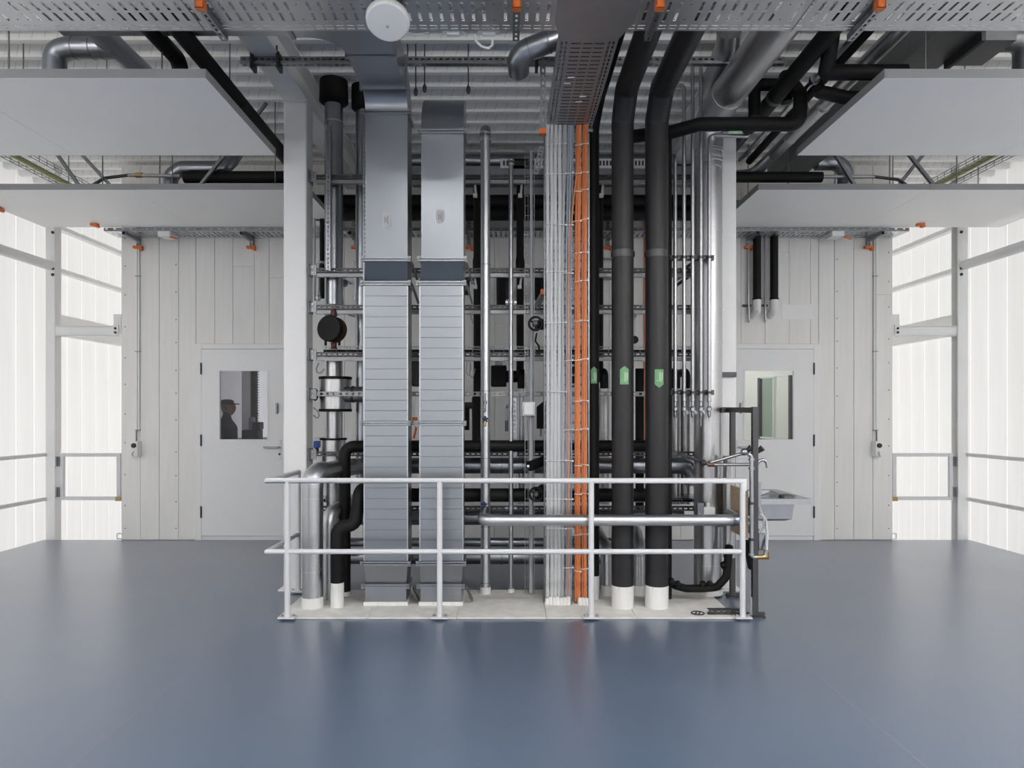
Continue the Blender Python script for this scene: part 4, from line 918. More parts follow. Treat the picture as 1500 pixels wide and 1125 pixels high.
for px, py, s_ in ((138, 334, 'left'), (1349, 334, 'right')): one('clamp', 'orange clamp under the far %s ceiling panel edge' % s_, 'clamp', MB().box(sx(px-5, 8.3), sx(px+5, 8.3), 8.28, 8.34, ZP-.03, ZP-.002).box(sx(px+1, 8.3), sx(px+6, 8.3), 8.28, 8.34, ZP-.045, ZP-.03), ORANGE)
one('clamp', 'orange clamp at the outer edge of the far left panel', 'clamp', MB().box(-5.75, -5.69, 7.62, 7.7, ZP-.03, ZP-.002).box(-5.69, -5.66, 7.62, 7.7, ZP-.045, ZP-.01), ORANGE)
# switch boxes and conduits on the wall
for s_, px, nm in ((-1, 203, 'left'), (1, 1281, 'right')):
    r = thing('rotary_switch', 'white rotary switch box on the board wall near the %s opening' % nm, 'switch'); d = DW-.05; X = sx(px, DW)
    obj('box', MB().box(X-.045, X+.045, DW-.11, DW-.003, sz(668, DW), sz(646, DW)), TIE, r, bevel=.008)
    obj('dial', MB().lathe((X-s_*.02+(.02 if s_ > 0 else -.02), DW-.11, sz(652, DW)), [(.03, 0), (.03, .018), (.026, .025)], (0, -1, 0), 16), INK, r)
    obj('hook', MB().tube([(X, DW-.11, sz(661, DW)), (X-.015, DW-.13, sz(664, DW)), (X+.005, DW-.13, sz(668, DW))], .005, 6), GALVD, r)
    obj('gland', MB().cyl((X+.0, DW-.05, sz(646, DW)), (X+.0, DW-.05, sz(630, DW)), .01, 8), GALVD, r)
    c = thing('conduit', 'pair of white conduits running up the wall above the %s switch box' % nm, 'conduit')
    for dx in (-.012, .014): obj('tube', MB().cyl((X+dx, DW-.02, sz(630, DW)), (X+dx, DW-.02, 3.93), .0105, 10), TIE, c)
    for py in (405, 515, 630): obj('saddle', MB().box(X-.03, X+.03, DW-.034, DW-.004, sz(py, DW)-.006, sz(py, DW)+.006), GALV, c)
# ================================================================ VERTICAL PIPES BEHIND THE RISERS
def vrun(name, label, px, y0, y1, d, r, M, group=None):
    R = thing(name, label, 'pipe', group); obj('run', MB().cyl((sx(px, d), d, sz(y1, d)), (sx(px, d), d, sz(y0, d)), r, 18), M, R); return R
d = 7.0
R = vrun('insulated_pipe', 'black vertical pipe behind and left of the slim riser', 699, 268, 648, d, .038, BLACK); obj('collar', MB().lathe((sx(699, d), d, sz(400, d)), [(.038, 0), (.046, .05), (.046, .12), (.038, .17)], Z3, 18), BLACK, R); obj('link', MB().tube([(sx(699, d), d, sz(650, d)), (sx(699, d), d, 1.345), (sx(699, d), 6.28, 1.345)], .038, 16, bend=.06), BLACK, R); obj('insulation_end', MB().lathe((sx(698, d), d-.02, sz(648, d)), [(.045, 0), (.048, .45), (.03, .49)], Z3, 18), BLACK, R)
R = vrun('insulated_pipe', 'black vertical pipe behind the thin riser and wire basket', 762, 262, 560, d, .038, BLACK); obj('collar', MB().lathe((sx(762, d), d, sz(400, d)), [(.038, 0), (.046, .05), (.046, .12), (.038, .17)], Z3, 18), BLACK, R)
R = vrun('insulated_pipe', 'black vertical pipe at the edge of the slim black riser', 879.5, 262, 560, d, .030, BLACK)
R = vrun('insulated_pipe', 'black vertical pipe between the two charcoal risers', 937, 540, 752, 6.74, .042, BLACK)
for px, dd, s_ in ((764, 6.8, 'the junction box'), (885, 6.7, 'the left charcoal riser'), (990, 6.7, 'the steel tubes'), (1005, 6.72, 'the valves on the steel tubes')):
    R = thing('silver_riser', 'silver clad pipe with black bent top behind %s' % s_, 'pipe'); X = sx(px, dd); rr = .052 if px != 1005 else .055
    obj('silver_length', MB().cyl((X, dd, sz(738, dd)), (X, dd, sz(570, dd)), rr, 20), FOIL, R)
    obj('black_elbow', MB().tube([(X, dd, sz(569, dd)), (X, dd, sz(545, dd)), (X, dd+.4, sz(545, dd))], .042, 18, bend=.06), BLACK, R)
    for py in (572, 630): obj('seam_band', MB().band((X, dd, sz(py, dd)), Z3, rr, .008, .003, 20), SMOOTHAL, R)
for px, y0, y1, lb in ((734, 405, 447, 'behind the thin riser'), (790, 405, 440, 'left of the grey cables')):
    d = 7.6; X = sx(px, d); one('insulated_elbow', 'black insulated pipe elbow %s' % lb, 'pipe', MB().tube([(X, d, sz(y1, d)), (X, d, sz(y0+3, d)), (X+.06, d+.15, sz(y0, d)), (X+.06, DW-.01, sz(y0, d))], .055, 8), BLACK)
one('insulated_elbow', 'black square elbow stub behind the right duct edge', 'pipe', MB().tube([at(684, 432, 7.4), at(684, 408, 7.4), at(699, 408, 7.05)], .03, 12), BLACK)
one('insulated_elbow', 'black square elbow lower behind the right duct edge', 'pipe', MB().tube([at(683, 630, 7.2), at(683, 594, 7.2), at(699, 594, 7.03)], .035, 12), BLACK)
R = thing('actuator_box', 'large black actuator box hanging from the middle rail', 'actuator'); d = 6.85
obj('body', MB().box(sx(719, d), sx(742, d), d, d+.16, sz(566, d), sz(535, d)), BLACK, R, bevel=.012); obj('neck', MB().box(sx(725, d), sx(736, d), d+.03, d+.1, sz(535, d), sz(527, d)), GALVD, R); obj('coupling', MB().cyl((sx(742, d), d+.08, sz(551, d)), (sx(760, d), d+.08, sz(551, d)), .06, 18), BLACK, R)
one('actuator_box', 'black actuator box between the two ducts', 'actuator', MB().box(sx(604, 6.9), sx(613, 6.9), 6.45, 7.0, sz(566, 6.9), sz(519, 6.9)), BLACK, bevel=.01)
one('actuator_box', 'black motor block left of the orange cables', 'actuator', MB().box(sx(833, 6.9), sx(842, 6.9), 6.45, 7.0, sz(567, 6.9), sz(519, 6.9)), BLACK, bevel=.01)
R = thing('fluid_bottle', 'black pointed container hanging right of the junction box', 'container'); d = 7.0; X = sx(793, d); obj('body', MB().prism([(X-.045, sz(628, d)), (X+.05, sz(628, d)), (X+.05, sz(588, d)), (X+.02, sz(588, d)), (X-.045, sz(596, d))], d, d+.09), BLACK, R); obj('hook', MB().tube([(X+.03, d+.045, sz(588, d)), (X+.03, d+.045, 1.83), (X+.03, 6.46, 1.83)], .01, 8), GALVD, R); obj('nozzle', MB().cyl((X, d+.045, sz(640, d)), (X, d+.045, sz(628, d)), .012, 8), GALVD, R)
def wheel(label, px, py, d, rr):
    R = thing('handwheel', label, 'handwheel', 'black valve handwheels'); c = at(px, py, d); ax = Vector((-.12, -1, .05)).normalized(); a = ax.cross(Z3).normalized(); b = a.cross(ax)
    obj('rim', MB().tube([c+a*rr*math.cos(t*math.tau/24)+b*rr*math.sin(t*math.tau/24) for t in range(25)], .010, 8, caps=False), BLACK, R)
    for k in range(3): th = k*math.tau/3+.5; obj('spoke', MB().cyl(c, c+a*rr*math.cos(th)+b*rr*math.sin(th), .009, 8), BLACK, R)
    obj('hub', MB().lathe(c, [(.026, -.02), (.03, 0), (.018, .03)], ax, 14), DARKMET_SHADE, R); obj('stem', MB().cyl(c, c-ax*.25, .012, 8), DARKMET_SHADE, R)
    obj('body', MB().lathe(c-ax*.10+Vector((.05, 0, .0)), [(.03, 0), (.045, .03), (.045, .10), (.03, .14)], (0, 1, .3), 16), BLACK, R)
wheel('upper black valve handwheel left of the grey cables', 784.5, 474, 5.98, .058); wheel('lower black valve handwheel just below the railing top rail', 785.5, 724, 5.98, .058)
R = thing('valve_cap', 'black valve body with silver end plug beside the grey cables', 'valve'); d = 5.99; obj('body', MB().cyl(at(776, 683, d), at(797, 675, d+.12), .045, 18), BLACK, R); obj('plug', MB().lathe(at(775.5, 683.5, d), [(.018, 0), (.018, .02)], (-1, 0, 0), 8), STAIN, R)
capped = capped_strut('short slotted arm with orange cap left of the cables above the handwheel', at(797, 428, 5.98), at(786, 449, 6.35), (0, 0, -1), False)
R = thing('slotted_brace', 'pale slanted slotted brace near the top of the cable riser', 'brace'); m = MB(); strut(m, at(784, 256, 6.5), at(794, 216, 6.5), (0, -1, 0), w=.05, pitch=.035, hl=.02, hw=.025); obj('channel', m, SMOOTHAL, R, solid=.003)
for k, (px, y0, y1, side) in enumerate(((697, 262, 284, -1), (763, 262, 284, 1), (882, 262, 284, 1), (697, 404, 418, -1), (762, 404, 418, 1))):
    d = 6.5; one('pipe_hanger', 'small pale strut hanger with white pad, %s' % ('top left by the slim riser', 'top by the wire basket', 'top right by the black riser', 'middle left by the slim riser', 'middle by the wire basket')[k], 'hanger', MB().bar(at(px+side*2, y0, d), at(px-side*0, y1, d), .012, .02).box(sx(px-4, d), sx(px+2, d), d-.02, d+.02, sz(y1+5, d), sz(y1, d)), TIE)
R = thing('bent_tube', 'thin bent tube ending in a valve behind the thin riser', 'pipe'); d = 6.3; obj('tube', MB().tube([at(748, 594, d-.07), at(742, 594, d), at(742, 620, d)], .013, 10, bend=.03), STAIN, R); obj('valve', MB().cyl(at(742, 616, d), at(742, 632, d), .016, 8), DARKMET_SHADE, R)
for k, pts in enumerate(([(686, 446), (690, 465), (693, 474)], [(684, 530), (683, 545), (687, 552), (690, 540), (689, 530)], [(689, 530), (688, 548), (692, 556), (696, 540)])):
    one('loose_cable', 'thin dark cable hanging behind the right duct, %s' % ('upper', 'left loop', 'right loop')[k], 'cable', MB().tube([at(a, b, 6.5) for a, b in pts], .005, 6, bend=.03), CABG)
one('loose_cable', 'black cable looping beside the wire basket under the handwheel', 'cable', MB().tube([at(786, 488, 6.1), at(784, 500, 6.1), at(789, 506, 6.1), at(790, 514, 6.1), at(786, 520, 6.1)], .008, 8, bend=.03), BLACK)
R = thing('orange_tool', 'orange pipe clip between the two ducts', 'clip'); obj('arm', MB().bar(at(606, 642, 6.4), at(610, 626, 6.4), .015, .02), ORANGE, R); obj('wire', MB().tube([at(608, 640, 6.4), at(608, 580, 6.4)], .003, 6), GALV, R); obj('head', MB().box(sx(604, 6.4), sx(611, 6.4), 6.38, 6.42, sz(616, 6.4), sz(611, 6.4)), ORANGE, R)
for px, d in ((944.5, DW-.013),): one('orange_conduit', 'orange cable running down the back wall between the charcoal risers', 'cable', MB().cyl(at(px, 660, d), at(px, 318, d), .012, 8), CABO)
R = thing('yellow_wiring', 'yellow wires looping out of a white wall box left of the duct', 'wiring'); d = DW-.105
obj('box', MB().box(sx(521, d), sx(532, d), d, d+.1, sz(349, d), sz(319, d)), TIE, R)
for k in range(3): obj('wire', MB().tube([at(522, 320+k*6, d-.01), at(516, 324+k*5, d-.02), at(514+k, 335, d-.02), at(518, 345+k*2, d-.02), at(528, 353, d-.01)], .006, 6, bend=.05), YELLOW, R)
R = thing('grey_bracket', 'grey bracketed pipe support shelf between black pipe and charcoal riser', 'bracket'); d = DW-.12
obj('shelf', MB().box(sx(878, d), sx(898, d), d, d+.1, sz(408, d), sz(402, d)), GALVD, R); obj('lip', MB().box(sx(878, d), sx(898, d), d-.02, d, sz(382, d), sz(378, d)), GALV, R)
R = thing('pressure_gauge', 'round black gauge on a stem between the charcoal risers', 'gauge'); d = 6.6; obj('dial', MB().lathe(at(928.5, 498, d), [(.034, 0), (.038, .01), (.036, .03)], (.2, -1, 0), 20), BLACK, R); obj('stem', MB().cyl(at(930, 516, d), at(930, 462, d), .006, 8), STAIN, R); obj('pad', MB().box(sx(928, d), sx(932, d), d-.02, d+.01, sz(466, d), sz(460, d)), TIE, R)
# flexible silver stubs low between the risers
for px, lb in ((890, 'left'), (937, 'right')):
    d = 6.14; X = sx(px, d); R = thing('flex_duct', '%s ribbed flexible silver duct standing low behind the charcoal risers' % lb, 'duct')
    pts = [(X, d, .10), (X, d, .40), (X-(.06 if px < 900 else -.02), d+.30, .52), (X-.1, d+.6, .54)]
    obj('hose', MB().tube(pts, .062, 18, bend=.12, bn=8), SMOOTHAL, R)
    for k in range(4): obj('rib', MB().band((X, d, .13+k*.08), Z3, .062, .008, .003, 18), SMOOTHAL, R)
    obj('foot', MB().cyl((X, d, .0145), (X, d, .10), .065, 18), SLEEVE, R)
one('thin_riser', 'thin black pipe tight behind the right charcoal riser', 'pipe', MB().cyl((sx(980, 6.0), 6.0, .0145), (sx(980, 6.0), 6.0, 4.05), .024, 14), BLACK)
# ================================================================ RIGHT BAY
d = 6.19; X = sx(1037, d); R = thing('foil_pipe', 'thickest silver foil riser in front of the right column', 'pipe')
obj('riser', MB().tube([(X, d, .06), (X, d, 4.02)], .124, 30), FOIL, R)
obj('wrapped_elbow', MB().tube([(X, d, 4.02), (X, d, 4.20), (X, d-.10, 4.285), (X, d-.28, 4.285)], .132, 30, bend=.10), SMOOTHAL, R)
obj('ceiling_run', MB().tube([(X, d-.28, 4.285), (X+.03, 4.42, 4.285)], .138, 30), FOIL, R)
for z in (.28, sz(617, d), sz(503, d), sz(451, d), sz(341, d), sz(738, d)): obj('seam_band', MB().band((X, d, z), Z3, .124, .008, .003, 30), SMOOTHAL, R)
for k in range(4): obj('foil_wrap', MB().band((X, d, 3.86+k*.045), (.1*(-1)**k, .05, 1), .126, .02, .004, 30), SMOOTHAL, R)
obj('seam_band', MB().band((X+.005, 5.62, 4.285), Y3, .138, .012, .004, 30), SMOOTHAL, R)
obj('floor_collar', MB().cyl((X, d, .0145), (X, d, .06), .13, 30), SLEEVE, R)
R = thing('foil_pipe', 'thinner silver pipe joining above the thick ceiling pipe', 'pipe'); obj('run', MB().tube([at(1068, 46, 5.35), at(1066, 66, 5.45), at(1040, 128, 6.08)], .095, 22, bend=.1), FOIL, R); obj('seam_band', MB().band(at(1066, 66, 5.45).lerp(at(1040, 128, 6.08), .2), at(1040, 128, 6.08)-at(1066, 66, 5.45), .095, .012, .003, 22), SMOOTHAL, R)
# five steel tubes with valves
for k, (px, top) in enumerate(((989, 228), (1002, 124), (1014.5, 96), (1026.7, 98), (1039, 198))):
    d = 5.94; X = sx(px, d); zt = sz(top, d); R = thing('steel_tube', 'thin steel tube with end valve, %s of five left of the right column' % ('first', 'second', 'third', 'fourth', 'fifth')[k], 'pipe', 'five thin steel tubes with valves')
    pts = [(X, d, sz(584, d)), (X, d, zt)]
    if k == 0: pts += [(X+.05, d+.25, zt)]
    elif k == 1: pts += [(X-.09, d+.02, zt), (X-.16, d+.3, zt)]
    elif k == 4: pts += [(sx(1094, d), d, zt-.01), (sx(1100, d), d+.05, zt+.03)]
    else: pts = [(X, d, sz(584, d)), (X, d, zt+.02), ]
    obj('tube', MB().tube(pts, .0165, 12, bend=.045), STAIN, R)
    v = obj('valve', MB().lathe((X, d, sz(612, d)), [(.008, 0), (.016, .02), (.016, .05), (.024, .06), (.024, .09), (.014, .10), (.014, .14), (.02, .145), (.02, .165)], Z3, 12), STAIN, R)
    obj('valve_handle', MB().bar((X+.012, d-.02, sz(601, d)), (X+.03, d-.03, sz(606, d)), .012, .02), STAIN, v)
    obj('tail', MB().cyl((X, d, sz(618+(k % 2)*6, d)), (X, d, sz(611, d)), .004, 6), STAIN, R)
    for py in (377, 575): obj('clip', MB().band((X, d, sz(py, d)), Z3, .0165, .022, .008, 14), DARKMET_SHADE, R)
for py, lb in ((378, 'upper'), (575, 'lower')):
    m = MB(); strut(m, (sx(978, 6.0), 6.0, sz(py, 6.0)), (sx(1045, 6.0), 6.0, sz(py, 6.0)), (0, -1, 0), pitch=.045); one('clip_rail', '%s short rail holding the five steel tubes' % lb, 'rail', m, DARKMET_SHADE, solid=.003)
for k in range(3): one('slanted_strut', 'slanted slotted strut behind the five steel tubes, %s' % ('top', 'middle', 'bottom')[k], 'strut', MB().bar(at(991, 402+k*8, 6.6), at(1012, 387+k*8, 6.6), .03, .03), GALV if k % 2 else DARKMET_SHADE)
one('column_rail', 'short slotted rail end across the right column', 'rail', MB().box(sx(1056, 6.30), sx(1079, 6.30), 6.30, 6.328, sz(552, 6.30), sz(545, 6.30)), DARKMET_SHADE)
# the foil pipe standing beside the column down right with tee to plywood
R = thing('foil_pipe', 'smaller silver pipe beside the plywood board ending in an elbow', 'pipe'); d = 6.0; X = sx(1068, d)
obj('run', MB().tube([(X, d, sz(812, d)), (X, d, sz(668, d))], .052, 20), FOIL, R); obj('tee', MB().tube([(X, d, sz(748, d)), (X+.09, d-.15, sz(760, d)), (X+.16, d-.2, sz(775, d))], .045, 18, bend=.06), GALV, R); obj('seam_band', MB().band((X, d, sz(717, d)), Z3, .052, .008, .003, 20), SMOOTHAL, R); obj('end_cap', MB().cyl((X, d, sz(816, d)), (X, d, sz(812, d)), .054, 20), SMOOTHAL, R)
# drain hose
R = thing('drain_hose', 'black lumpy drain hose lying on the slab and rising at the right', 'hose'); d = 5.95
obj('hose', MB().tube([at(981, 852, 6.0), at(990, 858, d), at(1005, 862, d-.03), at(1030, 862, d-.05), at(1050, 860, d-.05), at(1064, 845, d-.05), at(1067, 815, d-.05), at(1068, 800, d)], .034, 14, bend=.08), BLACK, R)
for px, py in ((984, 852), (993, 856), (1030, 856), (1040, 856), (1060, 828)): obj('lump', MB().lathe(at(px, py, d-.05), [(.0, -.03), (.03, -.02), (.036, 0), (.028, .02), (0, .03)], (.9, 0, .2), 8), BLACK, R)
R = thing('control_box', 'white control box with antenna behind the right end of the level pipe', 'box'); d = 5.98; obj('body', MB().box(sx(1031, d), sx(1048, d), d, d+.06, sz(756, d), sz(743, d)), TIE, R, bevel=.005); obj('plug', MB().cyl(at(1037, 743, d+.03), at(1037, 737, d+.03), .016, 10), TIE, R); obj('antenna', MB().cyl(at(1037, 737, d+.03), at(1040, 720, d+.03), .004, 6), TIE, R); obj('mount', MB().box(sx(1022, d), sx(1031, d)-.001, d, d+.05, sz(758, d), sz(737, d)), GALV, R)
# ================================================================ SINK STAND
YS = 5.52; XS = sx(1105.5, YS)
R = thing('sink_stand', 'dark slotted steel stand carrying the sink', 'stand')
m = MB(); strut(m, (XS, YS, .012), (XS, YS, sz(596, YS)), (-1, 0, 0)); obj('front_post', m, DARKMET_SHADE, R, solid=.003)
yp = 6.12; XP = sx(1073, yp); m = MB(); strut(m, (XP, yp, .012), (XP, yp, sz(600, yp)), (-1, 0, 0)); obj('rear_post', m, DARKMET_SHADE, R, solid=.003)
m = MB(); strut(m, (XS, YS-.01, sz(597, YS)-.022), (sx(1058, 6.28), 6.28, sz(600, 6.28)), (0, 0, 1)); obj('top_arm', m, DARKMET_SHADE, R, solid=.003)
m = MB(); strut(m, (XP-.02, yp, sz(601, yp)), (sx(1056, yp), yp, sz(601, yp)), (0, -1, 0)); obj('column_arm', m, DARKMET_SHADE, R, solid=.003)
for (xx, yy) in ((XS, YS), (XP, yp)): obj('foot_plate', MB().box(xx-.05, xx+.07, yy-.05, yy+.05, 0, .012).box(xx-.06, xx+.08, yy-.012, yy+.012, .012, .034), DARKMET_SHADE, R)
obj('foot_angle', MB().bar((XS-.03, YS-.012, .015), (XS-.03, YS-.012, .16), .03, .006), GALV, R)
R = thing('plywood_panel', 'plywood panel fixed between the posts of the sink frame', 'panel'); obj('sheet', MB().box(XS-.055, XS-.035, YS+.05, 6.30, sz(788, 5.6), sz(708, 5.6)-.05), PLY, R)
R = thing('sink', 'stainless steel sink basin with drainer on the steel frame', 'sink'); xa, xb, ya, yb_ = XS+.045, 2.53, 5.68, 6.40; zr = .93; bw0, bw1 = XS+.09, 2.43
fr = MB().box(xa, bw0, ya, yb_, zr-.012, zr).box(bw1, xb, ya, yb_, zr-.012, zr).box(bw0, bw1, ya, ya+.07, zr-.012, zr).box(bw0, bw1, yb_-.1, yb_, zr-.012, zr)
fr.box(xa, xb, ya-.004, ya, zr-.045, zr).box(xb, xb+.004, ya, yb_, zr-.045, zr)
obj('rim', fr, STAIN, R)
b0 = rect(bw0, bw1, ya+.07, yb_-.1, zr-.001); b1 = rect(bw0+.02, bw1-.02, ya+.09, yb_-.12, zr-.18); b2 = rect(bw0+.06, bw1-.06, ya+.13, yb_-.16, zr-.20)
bw = MB(); loft(bw, [b0, b1, b2], caps=False); nb = len(bw.v); bw.f.append((nb-1, nb-2, nb-3, nb-4)); obj('bowl', bw, STAIN, R, solid=.003)
obj('plug_chain', MB().tube([(bw0+.05, ya+.12, zr+.01), (bw0+.16, ya+.2, zr+.025), (bw0+.3, ya+.12, zr+.02), (bw1-.02, ya+.03, zr+.012)], .006, 6, bend=.05), STAIN, R); obj('plug', MB().lathe((bw1-.12, ya+.06, zr), [(.02, 0), (.022, .02), (.012, .025)], Z3, 12), INK, R)
R = thing('sink_tap', 'wall tap with two lever handles and curved spout above the sink', 'tap'); d = 5.75
c = at(1100, 660, d)
obj('body', MB().cyl(at(1086, 663, d), at(1113, 660, d), .02, 12).lathe(at(1090, 662, d), [(.028, -.02), (.032, 0), (.028, .02)], X3, 12), STAIN, R)
obj('lever', MB().tube([at(1090, 664, d), at(1101, 655, d-.03)], [.012, .028], 10), DARKMET_SHADE, R); obj('lever', MB().tube([at(1107, 664, d), at(1117, 656, d-.03)], [.012, .028], 10), DARKMET_SHADE, R)
obj('spout', MB().tube([at(1108, 681, d), at(1112, 675, d), at(1119, 673, d), at(1123, 677, d), at(1124.5, 685, d)], .014, 12, bend=.03), STAIN, R)
R = thing('supply_pipe', 'galvanised supply pipe clamped along the front post of the sink frame', 'pipe'); d = YS-.01; X = sx(1101, d)-.0
obj('run', MB().tube([at(1096, 665, d), at(1101, 668, d), (X, d, sz(816, d)), at(1122, 816, d), at(1122, 806, d)], .017, 12, bend=.03), STAIN, R)
for py in (673, 686, 737, 790, 812): obj('collar', MB().band((X, d, sz(py, d)), Z3, .017, .02, .008, 12), STAIN if py not in (737, 790) else DARKMET_SHADE, R)
obj('brass_elbow', MB().tube([at(1108, 816, d), at(1123, 816, d), at(1123, 808, d)], .019, 12), BRASS, R)
one('drain_tube', 'grey plastic tube looping under the sink', 'hose', MB().tube([at(1123, 806, 5.51), at(1124, 780, 5.56), at(1122, 762, 5.62), at(1115, 752, 5.66), at(1112, 742, 5.7)], .011, 10, bend=.06), CABW)
one('drain_tube', 'short pale tube curling beside the sink post', 'hose', MB().tube([at(1113, 780, 5.62), at(1119, 772, 5.62), at(1119, 758, 5.62), at(1113, 753, 5.62)], .009, 10, bend=.05), CABW)
R = thing('siphon', 'black siphon and fittings behind the railing corner', 'siphon'); d = 5.62; obj('trap', MB().tube([at(1095, 795, d), at(1096, 815, d), at(1099, 832, d), at(1103, 830, d), at(1104, 805, d)], .02, 12, bend=.05), BLACK, R); obj('box', MB().box(sx(1094, d), sx(1106, d), d-.02, d+.05, sz(808, d), sz(792, d)), BLACK, R, bevel=.006)
R = thing('mount_plate', 'narrow grey mounting plates on the sink post', 'plate'); d = 5.56; obj('upper', MB().box(sx(1110, d), sx(1115, d), d, d+.05, sz(743, d), sz(707, d)), GALV, R); obj('lower', MB().box(sx(1112, d), sx(1121, d), d, d+.05, sz(806, d), sz(782, d)), GALV, R)
R = thing('stay_pipe', 'slanted steel stay pipes from the cross rail to the sink frame', 'pipe')
obj('first_stay', MB().cyl(at(997, 666, 6.35), at(1036, 679, 5.9), .016, 12), STAIN, R); obj('second_stay', MB().cyl(at(1036, 679, 5.9), at(1088, 664, 5.85), .014, 12), STAIN, R); obj('third_stay', MB().cyl(at(1040, 680.5, 5.88), at(1100, 680.5, 5.75), .014, 12), STAIN, R)
obj('joint', MB().lathe(at(1030, 678, 5.92), [(.022, -.02), (.028, 0), (.022, .02)], X3, 12), INK, R); obj('brown_sleeve', MB().cyl(at(1037, 680.5, 5.88), at(1048, 680.5, 5.87), .02, 12), COPPER, R)
# pipes on the wall above the right door
for px, lb in ((1109, 'left'), (1134, 'right')):
    R = thing('wall_pipe', '%s black pipe with white elbow foot on the wall above the right door' % lb, 'pipe', 'pipes above the right door'); d = DW-.10; X = sx(px, d)
    obj('black_length', MB().cyl((X, d, sz(438, d)), (X, d, 3.93), .05, 18), BLACK, R); obj('collar', MB().band((X, d, sz(438, d)), Z3, .05, .02, .006, 18), BLACK, R)
    obj('white_elbow', MB().tube([(X, d, sz(439, d)), (X, d, sz(455, d)), (X-.02, DW-.004, sz(461, d))], .05, 18, bend=.05), TIE, R)
for px, lb in ((1097, 'left'), (1121, 'right')):
    R = thing('wall_tube', '%s thin tube with valve beside the black pipes above the door' % lb, 'pipe', 'thin tubes above the right door'); d = DW-.06; X = sx(px, d)
    obj('tube', MB().cyl((X, d, sz(455, d)), (X, d, 3.93), .014, 10), STAIN if px < 1110 else CABG, R); obj('valve', MB().lathe((X, d, sz(473, d)), [(.006, 0), (.016, .03), (.02, .06), (.014, .09), (.02, .14), (.014, .2)], Z3, 10), STAIN, R)
    obj('clip', MB().cyl((X-.07, DW-.03, sz(447, d)), (X+.04, DW-.03, sz(447, d)), .014, 8), DARKMET_SHADE, R)
one('paint_patch', 'smooth white filled patch on the board wall right of the pipes', 'patch', MB().box(sx(1145, DW), sx(1190, DW), DW-.008, DW-.0045, sz(468, DW), sz(446, DW)), WHITE)
# ================================================================ SERVICES ABOVE THE CEILING PANELS
def run(name, label, pts, r, M, bend=.1, cat='pipe', n=18, group=None): return one(name, label, cat, MB().tube(pts, r, n, bend=bend), M, group)
h1 = 4.20
run('insulated_pipe', 'thick black pipe running back over the left panel edge to the column', [(-2.20, 4.4, 4.22), (-2.185, 6.75, 4.17), (-2.185, 7.25, 4.15), (-3.42, 7.25, 4.15)], .062, BLACK, bend=.12)
R = thing('insulated_pipe', 'black pipe pair turning down at the left panel corner', 'pipe'); obj('run', MB().tube([(-2.42, 4.4, 4.25), (-2.42, 5.05, 4.25), (-2.42, 5.1, 4.03)], .058, 16, bend=.08), BLACK, R); obj('block', MB().box(-2.50, -2.40, 4.95, 5.05, 4.012, 4.11), BLACK, R)
one('insulated_stub', 'black hexagonal stub below the left black pipe near the column', 'pipe fitting', MB().tube([(-2.18, 5.62, 4.19), (-2.20, 5.62, 4.03)], .06, 6), BLACK)
R = thing('spiral_duct', 'silver round duct with elbow above the near left panel', 'duct'); yy = 5.15; z = 4.40
obj('run', MB().tube([(-3.42, yy+.02, 4.04), (-3.42, yy+.02, 4.38), (-3.28, yy, z), (-2.95, yy, z)], .082, 22, bend=.15), GALV, R); obj('cross_run', MB().tube([(-2.98, 4.75, 4.43), (-2.98, 5.7, 4.43)], .085, 22), GALV, R)
obj('collar', MB().band((-3.42, yy+.02, 4.06), Z3, .082, .05, .008, 22), BLACK, R)
for x in (-3.25, -3.12, -3.04): obj('seam_band', MB().band((x, yy, z), X3, .082, .008, .003, 22), GALVD, R)
R = thing('spiral_duct', 'silver round duct with black collar between the left panels', 'duct'); yy = 7.35
obj('run', MB().tube([(-3.62, yy, 4.0), (-3.62, yy, 4.20), (-3.5, yy, 4.28), (-3.05, yy, 4.28), (-3.0, yy+.1, 4.40), (-3.0, yy+.3, 4.6)], .075, 20, bend=.11), GALV, R); obj('collar', MB().band((-3.62, yy, 4.03), Z3, .075, .06, .012, 20), BLACK, R)
R = thing('hose_set', 'steel hose with brass fittings between the left panels', 'hose'); obj('fittings', MB().cyl((-3.45, 7.22, 4.15), (-4.0, 7.22, 4.16), .02, 10), STAIN, R); obj('nut', MB().cyl((-3.92, 7.22, 4.16), (-3.85, 7.22, 4.16), .028, 6), BRASS, R); obj('hose', MB().tube([(-4.0, 7.22, 4.16), (-4.25, 7.22, 4.13), (-4.45, 7.25, 4.03)], .017, 10, bend=.15), DARKMET_SHADE, R)
one('slotted_diagonal', 'dark slotted diagonal hanger between the left panels near the column', 'brace', MB().bar((-3.2, 7.12, 4.014), (-2.50, 7.12, 4.88), .03, .03), GALVD)
for k, (xa, xb) in enumerate(((-4.45, -4.75), (-4.15, -4.55))): one('slotted_diagonal', 'dark slotted diagonal hanger at the far left between panels, %s' % ('first', 'second')[k], 'brace', MB().bar((xa, 7.1+k*.1, 4.014), (xb+(xb-xa), 7.1+k*.1, 4.88), .035, .03), GALVD)
